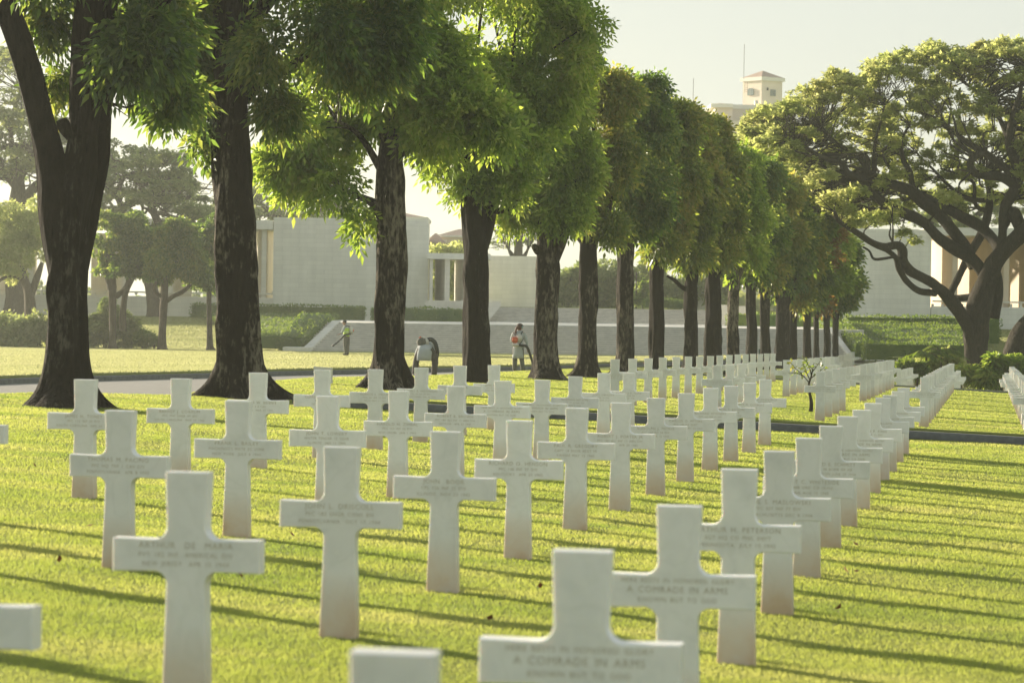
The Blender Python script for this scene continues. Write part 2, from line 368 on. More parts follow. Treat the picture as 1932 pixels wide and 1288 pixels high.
gm.data.polygons.foreach_set('material_index', ((_fc[:, 0] < XE(_fc[:, 1])-1.2) | (_fc[:, 1] > 176)).astype(np.int32))
# road strip between plot and far kerb
FARK = [(-400, 738), (-100, 730), (0, 725), (100, 721), (200, 718), (400, 713), (500, 709), (700, 705), (900, 700), (1060, 697), (1150, 692), (1220, 689)]
FK = [ground_at(x, y, lambda X, Y: GF(X, Y), 30, 179) for x, y in FARK]
FK = [q for q in FK]; last = FK[-1]
FK.append(np.array([last[0]+4.0, last[1]+14, 0])); FK.append(np.array([last[0]+8, last[1]+26, 0])); FK.append(np.array([-34, 50, 0])); FK.append(np.array([-80, 25, 0]))
FK = np.array(FK); order = np.argsort(FK[:, 1]); FK = FK[order]
mb = MB(); N = 90
yy = np.interp(np.linspace(0, 1, N), np.linspace(0, 1, len(FK)), FK[:, 1]); xx = np.interp(np.linspace(0, 1, N), np.linspace(0, 1, len(FK)), FK[:, 0])
xx = np.convolve(np.pad(xx, 3, 'edge'), np.ones(7)/7, 'valid'); yy = np.convolve(np.pad(yy, 3, 'edge'), np.ones(7)/7, 'valid')
T = np.stack([np.gradient(xx), np.gradient(yy)], 1); T /= np.linalg.norm(T, axis=1)[:, None]; NR = np.stack([T[:, 1], -T[:, 0]], 1)   # right hand side = towards plot
def GR(X, Y): return GF(X, Y)
V = []; F = []; K = 8
for i in range(N):
    for k in range(K):
        Y = yy[i]; X = xx[i]-.1 + (max(XE(Y)-.2, xx[i]+.5)-xx[i]+.1)*k/(K-1); V.append((X, Y, float(GR(X, Y))+.0))
for i in range(N-1):
    for k in range(K-1): a = i*K+k; F.append((a, a+K, a+K+1, a+1))
struct(put('road', mesh_np('road', V, F, True), 'asphalt'))
def kerb_strip(name, px, py, nr, w, h, zf, m, edge_drop=0):
    V = []; F = []; prof = [(0, -.1), (0, h-.03), (-.03, h), (-w, h), (-w, -.1)]
    for i in range(len(px)):
        z = float(zf(px[i], py[i]))
        for a, b in prof: V.append((px[i]+nr[i, 0]*a, py[i]+nr[i, 1]*a, z+b))
    n = len(prof)
    for i in range(len(px)-1):
        for k in range(n-1): a = i*n+k; F.append((a, a+1, a+n+1, a+n))
    return put(name, mesh_np(name, V, F, False), m)
k1 = kerb_strip('kerb', xx, yy, NR, .16, .125, GR, 'kerb_far'); struct(k1)
# grass sheet of the field, its edge standing a little above the kerb
V = []; F = []
for i in range(N):
    base = [(-.16, .09), (-.165, .17), (-.4, .19), (-2.5, .12), (-6, .05), (-9, -.08)]
    for a, b in base: X = xx[i]+NR[i, 0]*a; Y = yy[i]+NR[i, 1]*a; V.append((X, Y, float(GR(X, Y))+b))
for i in range(N-1):
    for k in range(5): a = i*6+k; F.append((a, a+1, a+7, a+6))
struct(put('lawn_edge', mesh_np('lawn_edge', V, F, True), 'field'))
# lane kerbs that cross the plots
def cross_kerb(name, Y0, dark):
    X = np.linspace(-3.7 if Y0 < 60 else 3.5, 40, 120); Y = np.full_like(X, Y0) + .1*np.sin(X*.3)
    V = []; F = []; prof = [(-.32, .0), (-.30, .10), (-.26, .125), (-.12, .13), (-.08, .10), (-.06, -.05), (.02, -.05), (.03, .15), (.10, .17), (.8, .10), (2.2, .0)]
    if not dark: prof = [(a, b*.35) for a, b in prof]
    n = len(prof)
    for i in range(len(X)):
        for a, b in prof: V.append((X[i], Y[i]+a, float(GB(X[i], Y[i]+a))+b+.01))
    F1 = []; F2 = []
    for i in range(len(X)-1):
        for k in range(n-1):
            a = i*n+k; (F1 if k < 6 else F2).append((a, a+1, a+n+1, a+n))
    struct(put(name, mesh_np(name, V, F1, False), 'kerb')); struct(put('grass_bank', mesh_np('grass_bank', V, F2, True), 'lawn'))
cross_kerb('plot_kerb', 54.2, True); cross_kerb('plot_kerb', 113.2, False)
# grass blades
def blades(name, y0, y1, dens, w0, h0, seed, margin=1.0, xmin=None, mname='grass_blade'):
    rng = np.random.default_rng(seed); V = []; F = []; b = 0; Y = y0
    while Y < y1:
        dY = max(.5, Y*.04); X0, X1 = -.166*Y-margin, .166*Y+margin
        n = int(dens*(12/Y)**1.75*(X1-X0)*dY)
        x = rng.uniform(X0, X1, n); y = rng.uniform(Y, Y+dY, n)
        k = x > XE(y)-.35
        if y0 < 54 < y1 or y0 >= 54: k &= ~((np.abs(y-54.1) < .26) & (x > -5))
        x, y = x[k], y[k]; n = len(x); z = G(x, y)
        s = (max(Y, 10)/12)**.8; nz = vnoise(np.stack([x*1.6, y*.9, x*0+3], 1)); nz2 = vnoise(np.stack([x*6, y*5, x*0+9], 1))
        h = h0*(.6+.65*nz+.25*nz2)*(Y/12)**.22; w = w0*s
        a = rng.uniform(0, 2*math.pi, n); wx, wy = np.cos(a)*w/2, np.sin(a)*w/2
        lx, ly = rng.normal(0, .45, n)*h, rng.normal(0, .45, n)*h
        P = np.stack([np.stack([x-wx, y-wy, z-.005], 1), np.stack([x+wx, y+wy, z-.005], 1), np.stack([x+lx, y+ly, z+h*rng.uniform(.6, 1.15, n)], 1)], 1).reshape(-1, 3)
        V.append(P); F.append(np.arange(len(P)).reshape(-1, 3)+b); b += len(P); Y += dY
    return tag(put(name, mesh_np(name, np.vstack(V), np.vstack(F)), mname), 'short mown lawn grass glowing yellow green between the white crosses', 'grass', kind='stuff')
blades('grass', 6.5, 112, 10000, .0036, .016, 3)

def field_blades():
    rng = np.random.default_rng(44); V = []; b = 0; Y = 58.
    while Y < 222:
        dY = Y*.03; X0, X1 = -.166*Y-2, .166*Y+2; n = int(300*(80/Y)**1.3*(X1-X0)*dY); x = rng.uniform(X0, X1, n); y = rng.uniform(Y, Y+dY, n)
        fx = np.interp(y, FKs[:, 1], FKs[:, 0]); k = np.where(y < 170, x < fx-.25, (x < -11.9) | (x > 20.9)); k |= (y > 176) & (x > 20.9); k &= ~((y > 176) & (x > -13.5) & (x < 20.6)); x, y, fx = x[k], y[k], fx[k]; n = len(x)
        z = GF(x, y) + np.where(y < 176, np.interp(fx-x, [0, .4, 2.5, 6, 9], [.17, .19, .12, .05, -.02]), .0); w = .035*(Y/80); h = .04*(Y/80)**.5; a = rng.uniform(0, 6.28, n); wx, wy = np.cos(a)*w/2, np.sin(a)*w/2
        P = np.stack([np.stack([x-wx, y-wy, z-.01], 1), np.stack([x+wx, y+wy, z-.01], 1), np.stack([x+rng.normal(0, .4, n)*h, y+rng.normal(0, .4, n)*h, z+h*rng.uniform(.5, 1.2, n)], 1)], 1).reshape(-1, 3); V.append(P); Y += dY
    V = np.vstack(V); return tag(put('grass', mesh_np('grass', V, np.arange(len(V)).reshape(-1, 3)), 'field_blade'), 'pale sunlit lawn grass of the open field beyond the road', 'grass', kind='stuff')
FKs = np.stack([xx, yy], 1); FKs = FKs[np.argsort(FKs[:, 1])]
field_blades()
# ------------------------------------------------------------------ crosses
TH, AK, BI, CX0, CY0 = .14862, 3.10745, 2.02191, .22283, 9.70086
def cross_mesh():
    w, h, t = .62, .97, .10; s0, s1, s2 = .090, .0835, .0975; at, ab = h-.277, h-.277-.131; r = .052
    pts = []
    def arc(cx, cz, a0, a1, n=6):
        for i in range(n+1):
            a = math.radians(a0+(a1-a0)*i/n); pts.append((cx+r*math.cos(a), cz+r*math.sin(a)))
    pts += [(s2, -.06), (s1, ab-r-.10)]; arc(s1+r-.002, ab-r, 180, 90)
    pts += [(w/2, ab-.003), (w/2, at+.003)]; arc(s1+r-.002, at+r, 270, 180); pts.append((s0, h))
    full = pts + [(-x, z) for x, z in reversed(pts)]
    bm = bmesh.new(); vs = [bm.verts.new((x, -t/2, z)) for x, z in full]; f = bm.faces.new(vs)
    e = bmesh.ops.extrude_face_region(bm, geom=[f]); bmesh.ops.translate(bm, vec=(0, t, 0), verts=[v for v in e['geom'] if isinstance(v, bmesh.types.BMVert)])
    bmesh.ops.recalc_face_normals(bm, faces=bm.faces)
    ed = [x for x in bm.edges if abs(x.verts[0].co.y-x.verts[1].co.y) < 1e-5]
    bmesh.ops.bevel(bm, geom=ed, offset=.0075, segments=3, affect='EDGES', profile=.6)
    big = [f for f in bm.faces if len(f.verts) > 8]; bmesh.ops.triangulate(bm, faces=big)
    me = bpy.data.meshes.new('cross'); bm.to_mesh(me); bm.free()
    for p in me.polygons: p.use_smooth = False
    me.materials.append(M['marble']); return me
CM = cross_mesh()
def text_verts(s, size, cx, cz, y, spacing=1.0):
    cu = bpy.data.curves.new('t', 'FONT'); cu.body = s; cu.size = size; cu.align_x = 'CENTER'; cu.align_y = 'CENTER'; cu.space_character = spacing; cu.resolution_u = 2
    cu.space_word = 1.5
    o = bpy.data.objects.new('t', cu); COL.objects.link(o); dg = bpy.context.evaluated_depsgraph_get(); dg.update()
    me = bpy.data.meshes.new_from_object(o.evaluated_get(dg)); n = len(me.vertices); co = np.zeros(n*3, np.float32); me.vertices.foreach_get('co', co); co = co.reshape(-1, 3)
    fs = [tuple(p.vertices) for p in me.polygons]; bpy.data.objects.remove(o); bpy.data.curves.remove(cu); bpy.data.meshes.remove(me)
    if not n: return np.zeros((0, 3)), []
    wd = co[:, 0].max()-co[:, 0].min(); lim = .56; k = min(1, lim/wd)
    return np.stack([cx+co[:, 0]*k, np.full(n, y), cz+co[:, 1]], 1), fs
_tc = {}
def inscription(lines):
    key = tuple(lines)
    if key in _tc: return _tc[key]
    if 'COMRADE' in lines[1]: spec = [(.026, .108), (.036, .071), (.027, .031)]
    else: spec = [(.037, .106), (.0275, .067), (.0275, .030)]
    V = []; F = []; b = 0; zb = .97-.277-.131
    for s, (sz, dz) in zip(lines, spec):
        if not s: continue
        v, f = text_verts(s, sz, 0, zb+dz, -.0512, 1.12); V.append(v); F += [tuple(i+b for i in q) for q in f]; b += len(v)
    me = bpy.data.meshes.new('inscription'); me.from_pydata(np.vstack(V).tolist(), [], F); me.materials.append(M['engraving']); _tc[key] = me; return me
CIA = ('HERE RESTS IN HONORED GLORY', 'A COMRADE IN ARMS', 'KNOWN BUT TO GOD')
TX = {(0, 0): CIA, (0, 1): CIA, (0, 2): ('ARTHUR H. PETERSON', 'SGT HQ CO PHIL DEPT', 'MINNESOTA  JULY 10 1942'), (0, 3): ('PAUL S. MASLOWSKI', 'PFC 307 INF 77 DIV', 'MASSACHUSETTS DEC 9 1944'),
 (0, 4): ('ROBERT C. WHITESIDE', '1 LT 488 ORD CO (AVN)', 'PENNA AUG 10 1945'), (0, 5): ('RONALD E. SCHMITT', 'SGT 2C 98 BOMB GP HB', 'WASHINGTON JUNE 29 1944'), (0, 6): CIA, (0, 7): CIA,
 (0, 8): ('WAYNE P. KING', 'PFC INF 31 DIV', 'OHIO 1944'), (0, 9): ('L. WILLIAMS', 'T INF 37 DIV', '1945'), (0, 10): ('HENRY KISH', 'INF', ''), (0, 11): ('SANGIOVANNI', '', ''), (0, 12): ('J. LEDERSON', '', ''),
 (1, 0): ('JOHN RUSSO', 'SGT 38 BOMB GP', 'OREGON  FEB 11 1943'), (1, 1): ('ARTHUR  DE  MARIA', 'PVT 182 INF  AMERICAL DIV', 'NEW JERSEY  APR 15 1944'), (1, 2): ('JOHN L. DRISCOLL', 'PFC 183 ENGR CONS BN', 'PENNSYLVANIA  OCT 17 1944'),
 (1, 3): ('JOHN  BOOR', 'CPL 126 INF 32 DIV', 'ILLINOIS  NOV 23 1942'), (1, 4): ('RICHARD O. HENSON', 'PFC 148 INF 37 DIV', 'KENTUCKY  APR 23 1945'), (1, 5): ('PAUL R. GREGORY', 'CAPT 14 ENGR REGT PS', 'KANSAS MAY 15 1942'),
 (1, 6): ('ROBERT J. PORTER JR', 'PFC 187 GLI INF 11 ABN DIV', 'VIRGINIA  APR 20 1945'), (1, 7): ('RUDOLPH J. MITKO', 'PVT 152 INF 38 DIV', 'OHIO  JAN 15 1945'), (1, 8): ('CARLOS O. PETERS', 'PFC 148 INF REGT', 'NEW YORK  MAY 24 1944'),
 (1, 9): ('RICHARD STOINSKI', 'PVT 103 INF 43 DIV', 'OHIO MAY 29 1945'), (1, 10): ('RALPH T. KILGORE', 'CPL AIR FORCE', 'TEXAS JAN 18 1945'), (1, 11): ('HOMER M. CASEBOLT', 'PFC 1 CAV DIV', 'MO FEB 19 1944'), (1, 12): ('R. W. FITZPATRICK', 'PVT ENGR BN', 'MAR 1945'),
 (2, 3): ('THOMAS M. PACINO', 'PFC HQ TRP 1 CAV DIV', 'PENNSYLVANIA  APR 8 1945'), (2, 4): ('FRANK L. BAILEY', "MACHINIST'S MATE 2C USNR", 'NEW YORK  JULY 4 1944'), (2, 5): ('JOHN T. LOWERY', 'WATER TENDER 1C USNR', 'ILLINOIS  JAN 11 1944'),
 (2, 6): ('HAROLD H. ZIMBAL', 'PFC 127 INF 32 DIV', 'WISCONSIN  JAN 1 1943'), (2, 7): ('ROBERT B. BROWN', 'PFC 188 GLI INF 11 ABN DIV', 'GEORGIA  APR 23 1945'), (2, 8): CIA, (2, 9): CIA, (2, 10): ('NORMAN NELSON', 'CM 3C 21 MB DIV', 'MAR 5 1944'),
 (2, 11): ('JOHN DEFADKY', 'PFC 24 DIV', 'PENNA 1945'), (2, 12): ('ANTHONY P. TESTA', 'PFC 6 INF DIV', 'SEPT 27 1944'),
 (3, 5): ('JAMES H. TONEY', 'PFC 172 INF 43 DIV', 'SOUTH CAROLINA  APR 14 1945'), (3, 6): ('BARNEY J. COAXUM', 'PFC 1947 ENGR AV BN', 'SOUTH CAROLINA  MAR 17 1945'), (3, 7): ('EDWARD W. BENNIS', 'TEC 4 8 CAV', 'DAKOTA  MAR 17 1945'),
 (3, 8): ('CLARENCE MARTIN', 'PVT 8 INF', 'GEORGIA  1945'), (3, 9): ('HORACE L. DELLIN', 'TEC 161 INF 25 DIV', 'TEXAS MAY 1 1945'), (3, 10): ('RUSSELL E. HIGGINSON', 'PFC 34 INF 24 DIV', 'PENNSYLVANIA APR 22 1945'), (3, 11): ('W. R. TYLER', 'PFC 8 CAV', 'MAY 1 1945'), (3, 12): ('JAMES F. BELL', 'PVT 25 INF DIV', 'IOWA MAR 2 1945')}
ORD = ['zeroth', 'first', 'second', 'third', 'fourth', 'fifth', 'sixth', 'seventh', 'eighth', 'ninth', 'tenth', 'eleventh', 'twelfth', 'thirteenth', 'fourteenth', 'fifteenth', 'sixteenth', 'seventeenth', 'eighteenth', 'nineteenth', 'twentieth', 'twenty-first', 'twenty-second', 'twenty-third', 'twenty-fourth']
FILE = {-1: 'rightmost', 0: 'second right', 1: 'middle', 2: 'second left', 3: 'leftmost', 4: 'outermost left'}
SPECIAL = {(0, -1): 'white cross at the bottom edge, only its blank top showing in the photo', (0, 0): 'largest white cross, engraved COMRADE IN ARMS, cut by the bottom edge',
 (0, 1): 'white cross engraved COMRADE IN ARMS close behind the largest one at bottom right', (1, 0): 'white cross cut by the left edge with only its right arm showing',
 (1, 1): 'large white cross at bottom left with fully readable three line engraving', (1, 2): 'white cross with stained foot between the two largest crosses at bottom centre'}
import itertools
cnt = {}
def add_cross(i, k, plot):
    if True:
        X = CX0 + k*AK*math.sin(TH) - i*BI*math.cos(TH); Y = CY0 + k*AK*math.cos(TH) + i*BI*math.sin(TH)
        px = IW/2 + FPX*X/Y
        if px < (-1500 if i >= 2 else -330) or px > 2060: return
        cnt[(plot, i)] = cnt.get((plot, i), 0) + 1
        o = bpy.data.objects.new('grave_cross', CM); COL.objects.link(o)
        o.location = (X, Y, float(G(X, Y)) + random.uniform(-.008, .006)); o.rotation_euler = (random.gauss(0, .004), random.gauss(0, .004), -TH + random.gauss(0, .012))
        where = {1: 'before the near kerb', 2: 'beyond the near kerb', 3: 'beyond the far kerb'}[plot]
        lab = SPECIAL.get((i, k)) or f'white cross, {ORD[cnt[(plot, i)]]} from the front in the {FILE[i]} file {where}'
        tag(o, lab, 'grave marker', 'white marble crosses on the lawn')
        t = TX.get((i, k)) if plot == 1 else (CIA if plot == 2 and k < 27 else None)
        if t:
            q = bpy.data.objects.new('inscription', inscription(t)); COL.objects.link(q); q.parent = o
for i in (0, 1, 2, 3, 4):
    for k in range(-1, 13):
        if (i == 1 and k < 0) or (i == 2 and k in (-1, 2)) or (i == 3 and k < 0) or (i == 4 and not 1 <= k <= 4): continue
        add_cross(i, k, 1)
for k in range(1, 13): add_cross(-1, k, 1)
for i in (-1, 0, 1, 2, 3):
    for k in range(17, 33):
        if i in (1, 2) and k in (21, 22, 23): continue
        add_cross(i, k, 2)
for i in (-1, 0, 1, 2, 3):
    for k in range(35, 54): add_cross(i, k, 3)

# ------------------------------------------------------------------ avenue trees
def world_line(pts, Z, dz=0):
    """pixel polyline [(x, y, r_px, dZ)] -> points, radii"""
    P = []; Rr = []
    for q in pts:
        zz = Z + (q[3] if len(q) > 3 else 0); P.append(PT(q[0], q[1], zz)); Rr.append(q[2]/PXM(zz))
    return P, Rr
def avenue_tree(idx, bx, Z, stems, clumps, leaf, bark, label, nsp, nl, Ls, Ll, Wl, gap=.36, hang=.6, sides=20, extra_twigs=True):
    rng = np.random.default_rng(100+idx); X = uv(bx, 690)[0]*Z/FPX; z0 = float(G(X, Z))
    root = empty('avenue_tree', (X, Z, z0), label, 'tree', 'avenue of trees beside the road')
    tb = Tubes(); main_pts = []
    for j, st in enumerate(stems):
        P, Rr = world_line(st[1], Z)
        if st[0] == 'trunk':
            P[0] = np.array([P[0][0], P[0][1], z0-.08])
            c, r = tb.add(P, Rr, sides+8, 8, .42, st[2] if len(st) > 2 else .9, idx*7+j)
        else: c, r = tb.add(P, Rr, max(8, sides//2), 5, .3, 0, idx*7+j)
        main_pts.append(c)
    mp = np.vstack(main_pts)
    parts = []; br = Tubes(); pm = PXM(Z); tot = sum(c[2]*c[3] for c in clumps)
    for c in clumps:
        C = PT(c[0], c[1], Z + (c[4] if len(c) > 4 else 0)); rx, rz = c[2]/pm, c[3]/pm; ry = min(rx*1.25, 2.4)
        n = int(nsp*c[2]*c[3]/tot); ns = max(4, int(9*(rx*rz)**.5))
        p, d, cs, rs = lumps(C, (rx, ry, rz), ns, n, rng, gap, 1.1 if idx < 3 else 1.7, spread=.78 if idx < 3 else .92 if idx < 6 else .72)
        parts += sprigs(p, d, rng, nl, Ls, Ll, Wl, hang)
        if extra_twigs:
            for q in cs[:max(2, ns//2)]:
                dd = np.linalg.norm(mp - q, axis=1) + np.maximum(0, mp[:, 2]-q[2])*1.5; a = mp[dd.argmin()]
                m1 = a*.6+q*.4 + np.array([0, 0, .12*np.linalg.norm(q-a)]) + rng.normal(0, .12, 3); L = np.linalg.norm(q-a)
                br.add([a, m1, q], [.018+.014*L, .012+.008*L, .006], 6, 3, .3)
    tb.build('trunk', bark, root)
    if br.n: br.build('branches', bark, root)
    build_leaves('crown', parts, leaf, root)
    return root
def T(*p): return list(p)
avenue_tree(1, 128, 47, [('trunk', [(128, 765, 52), (126, 700, 41), (127, 600, 37), (128, 500, 36), (132, 420, 34), (148, 340, 33), (158, 250, 31), (165, 150, 34), (168, 60, 32), (172, -60, 30), (175, -250, 22), (180, -420, 10)], 1.0),
   ('limb', [(120, 520, 26), (108, 400, 32), (96, 300, 27), (76, 215, 25), (55, 130, 25), (22, 40, 24), (-8, -50, 22), (-40, -220, 14)]),
   ('limb', [(134, 590, 14, .1), (152, 500, 18, .3), (172, 380, 20, .35), (186, 290, 22, .4), (192, 180, 20, .4), (200, 60, 18, .5), (215, -60, 15, .5), (235, -250, 8, .5)]),
   ('limb', [(190, 200, 10, -.2), (215, 150, 9, -.3), (245, 95, 8, -.4), (275, 45, 6, -.5), (320, 0, 5, -.5), (400, -60, 3, -.5)]),
   ('limb', [(133, 262, 6, -.42), (122, 240, 12, -.42), (116, 226, 10, -.42)])],
   [(262, 95, 58, 110, -.2), (255, 215, 45, 62, -.1), (300, 40, 60, 80, .5), (330, 175, 42, 60, .8), (102, 35, 22, 60, .5), (118, 140, 14, 45, .6), (60, -170, 180, 110), (250, -140, 180, 110), (160, -330, 260, 120)],
   'leaf_dark', 'bark', 'leftmost avenue tree, its thick dark trunk forking into a limb leaning left', 9500, 8, .42, .17, .065, .34, .75, 28)
avenue_tree(2, 458, 56, [('trunk', [(458, 752, 46), (455, 690, 41), (450, 600, 39), (446, 500, 36), (443, 400, 35), (440, 300, 33), (438, 200, 32), (437, 100, 31), (437, 0, 30), (438, -150, 24), (440, -350, 10)], 1.0),
   ('limb', [(455, 190, 14), (480, 160, 12), (510, 145, 11), (545, 130, 9), (600, 90, 6), (660, 60, 4)]),
   ('limb', [(420, 190, 12), (390, 172, 9), (355, 158, 7), (320, 142, 6), (290, 132, 4)]),
   ('limb', [(420, 220, 9), (385, 205, 6), (350, 202, 5), (300, 207, 4)]),
   ('limb', [(445, 80, 20), (480, 30, 17), (520, -20, 14), (600, -120, 9)])],
   [(352, 80, 58, 90, .4), (352, 195, 46, 62, .3), (395, 245, 22, 36, .2), (385, 20, 60, 60, .5), (520, 70, 62, 95, -.3), (510, 195, 38, 48, 0), (610, 85, 75, 105, -.3), (690, 90, 62, 110, -.2), (740, 40, 50, 85, 0), (600, -120, 190, 110), (340, -130, 130, 100), (450, -320, 240, 120)],
   'leaf_dark', 'bark_pale', 'second avenue tree from the left, trunk with large pale peeling bark patch', 13500, 8, .42, .17, .065, .31, .75, 28)
avenue_tree(3, 737, 68, [('trunk', [(737, 735, 36), (735, 680, 30), (735, 600, 29), (738, 500, 27), (740, 430, 26), (737, 350, 25), (737, 290, 22), (745, 200, 16), (760, 80, 10), (770, -60, 5)], 1.15),
   ('limb', [(728, 420, 12), (708, 388, 10), (690, 376, 7), (670, 368, 6), (640, 352, 4)]),
   ('limb', [(725, 330, 9), (706, 298, 7), (690, 272, 6), (672, 250, 5), (640, 230, 3)]),
   ('limb', [(712, 380, 5), (720, 352, 3), (716, 345, 2)]),
   ('limb', [(750, 290, 12), (780, 272, 9), (812, 268, 6), (850, 250, 4)]),
   ('limb', [(735, 270, 12), (715, 240, 9), (700, 200, 6)])],
   [(545, 270, 62, 72), (530, 325, 46, 38, .4), (600, 335, 56, 38), (630, 235, 70, 75, .5), (700, 190, 62, 68, .6), (760, 130, 85, 110), (850, 150, 95, 120), (845, 235, 55, 50), (770, 235, 50, 40), (790, -40, 150, 110), (690, 415, 24, 24), (640, 130, 80, 80, 1.0), (930, 230, 55, 70, -.5)],
   'leaf_green', 'bark_pale', 'third avenue tree from the left, low bright leafy limb reaching left over the lawn', 10500, 7, .40, .17, .075, .38, .25, 24)
avenue_tree(4, 900, 80, [('trunk', [(900, 722, 25), (898, 660, 23), (898, 560, 22), (898, 480, 23), (890, 420, 19), (886, 360, 15), (884, 290, 11), (890, 180, 7)], .7),
   ('limb', [(905, 480, 14, .2), (920, 420, 14, .2), (926, 360, 12, .2), (935, 290, 9, .2), (960, 180, 6, .2)]),
   ('limb', [(925, 400, 7), (960, 395, 5), (985, 370, 4)])],
   [(900, 250, 62, 80), (960, 120, 85, 110), (1000, 210, 65, 80), (1040, 60, 75, 70), (1090, 55, 50, 50), (1080, 130, 46, 50), (885, 330, 38, 36), (945, 330, 40, 42), (975, -40, 130, 80), (895, 380, 20, 26), (820, 290, 45, 34, .5)],
   'leaf_green', 'bark', 'fourth avenue tree, straight almost black trunk between two persons', 10500, 7, .40, .16, .075, .35, .25, 22)
avenue_tree(5, 1030, 90, [('trunk', [(1031, 716, 28), (1029, 660, 20), (1031, 580, 19), (1033, 500, 20), (1030, 450, 18), (1020, 400, 14), (1022, 330, 10), (1030, 250, 7)], 1.25),
   ('limb', [(1042, 490, 14), (1058, 455, 12), (1070, 420, 10), (1085, 370, 7), (1080, 300, 5)]),
   ('limb', [(1015, 475, 7, -.3), (1011, 468, 7.5, -.45), (1009, 466, 6.5, -.55)]),
   ('limb', [(1020, 418, 6), (1000, 402, 5), (985, 412, 4), (965, 410, 3)])],
   [(1075, 240, 42, 62), (1050, 320, 55, 62), (1010, 340, 46, 46), (1065, 395, 42, 34), (1000, 385, 36, 28), (960, 350, 42, 36), (1020, 260, 60, 60, .5), (1090, 300, 28, 60), (955, 400, 22, 26)],
   'leaf_green', 'bark_pale', 'fifth avenue tree, round cut knot and forked trunk, right of the standing person', 8000, 7, .40, .16, .075, .35, .25, 22)
gen = [  # x, Z, half width px, fork y, crown clumps, leaf, bark
 (1110, 96.5, 18, 440, [(1120, 250, 48, 80), (1160, 175, 46, 52), (1150, 300, 52, 70), (1115, 385, 52, 50), (1150, 410, 40, 36), (1100, 330, 40, 60)], 'leaf_olive', 'bark_pale', 'sixth avenue tree, grey streaked trunk under drooping olive brown foliage'),
 (1180, 105, 15, 450, [(1205, 172, 58, 52), (1225, 250, 55, 62), (1200, 340, 58, 66), (1185, 415, 46, 40), (1230, 400, 40, 46)], 'leaf_dark', 'bark_pale', 'seventh avenue tree, dark rounded top behind the olive brown crown'),
 (1239, 111, 13.5, 480, [(1268, 235, 46, 60), (1275, 320, 50, 64), (1262, 400, 46, 56), (1245, 450, 38, 34)], 'leaf_olive', 'bark', 'eighth avenue tree, trunk forking in a wide V below its crown'),
 (1303, 117, 12.5, 500, [(1312, 240, 40, 44), (1325, 320, 48, 66), (1312, 400, 46, 58), (1300, 465, 42, 36)], 'leaf_olive', 'bark', 'ninth avenue tree, thin bare limb leaving its trunk to the left'),
 (1346, 121, 14.5, 505, [(1345, 262, 30, 44), (1365, 325, 44, 60), (1358, 410, 46, 60), (1345, 475, 40, 36)], 'leaf_olive', 'bark', 'tenth avenue tree, thick forked trunk in the middle of the row'),
 (1384, 128, 11, 520, [(1400, 325, 42, 50), (1412, 390, 46, 62), (1396, 470, 42, 46)], 'leaf_green', 'bark_pale', 'eleventh avenue tree, mottled pale trunk beside the thick forked one'),
 (1417, 135, 10, 530, [(1445, 335, 38, 48), (1440, 415, 42, 62), (1422, 490, 36, 42)], 'leaf_dark', 'bark', 'twelfth avenue tree, dark trunk left of the small green sign'),
 (1444, 143, 10, 545, [(1470, 360, 34, 44), (1470, 440, 38, 56), (1450, 510, 34, 38)], 'leaf_olive', 'bark', 'thirteenth avenue tree, trunk right of the small green sign'),
 (1477, 151, 12.5, 560, [(1497, 385, 32, 42), (1497, 460, 36, 54), (1482, 525, 34, 36)], 'leaf_dark', 'bark', 'fourteenth avenue tree, widest dark trunk of the far group'),
 (1496, 154, 7.5, 565, [(1515, 405, 28, 40), (1512, 480, 32, 54), (1500, 545, 28, 28)], 'leaf_olive', 'bark', 'fifteenth avenue tree, slim trunk touching the widest far trunk'),
 (1523, 160, 7, 575, [(1536, 415, 28, 44), (1532, 495, 30, 50), (1526, 555, 26, 24)], 'leaf_dark', 'bark', 'sixteenth avenue tree, slim trunk just right of the touching pair'),
 (1540, 164, 5.5, 580, [(1556, 412, 26, 46), (1552, 480, 28, 46), (1545, 560, 20, 22)], 'leaf_brown', 'bark', 'seventeenth avenue tree, thinnest trunk, under reddish brown foliage'),
 (1560, 168, 6, 590, [(1574, 455, 26, 44), (1572, 530, 28, 46)], 'leaf_green', 'bark', 'eighteenth avenue tree, last but one at the far end'),
 (1577, 172, 5.5, 590, [(1590, 480, 25, 42), (1594, 535, 24, 38), (1583, 572, 22, 20)], 'leaf_dark', 'bark', 'last avenue tree of the row, dark crown against the pale wall')]
for j, (x, Z, hw, fy, cl, lf, bk, lb) in enumerate(gen):
    rg = random.Random(50+j); by = 705; cx = cl[0][0]; ty = cl[0][1]-cl[0][3]*.3
    st = [('trunk', [(x, by, hw*1.15), (x, by-40, hw*1.03), (x+rg.uniform(-1, 1), (by+fy)/2, hw*.95), (x+rg.uniform(-1, 1), fy+20, hw*.95), (x+1, fy-15, hw*.85), ((x+cx)/2+2, (fy+ty)/2, hw*.5), (cx, ty, hw*.15)], 1.0 if j < 5 else .7)]
    for s in (-1, 1):
        st.append(('limb', [(x, fy+25, hw*.5), (x+s*hw*1.2, fy-8, hw*.55), (x+s*hw*2.1, fy-48, hw*.4), (x+s*hw*2.6, fy-110, hw*.2)]))
    if j == 3: st.append(('limb', [(1298, 548, 5), (1285, 540, 4), (1272, 528, 3.4), (1258, 520, 2.5)]))
    k = max(0, min(1, (Z-96)/75))
    avenue_tree(6+j, x, Z, st, cl, lf, bk, lb, int(6500-2800*k), 6 if k < .5 else 5, .38+.1*k, .17+.07*k, .08+.035*k, .33, .3, 16)

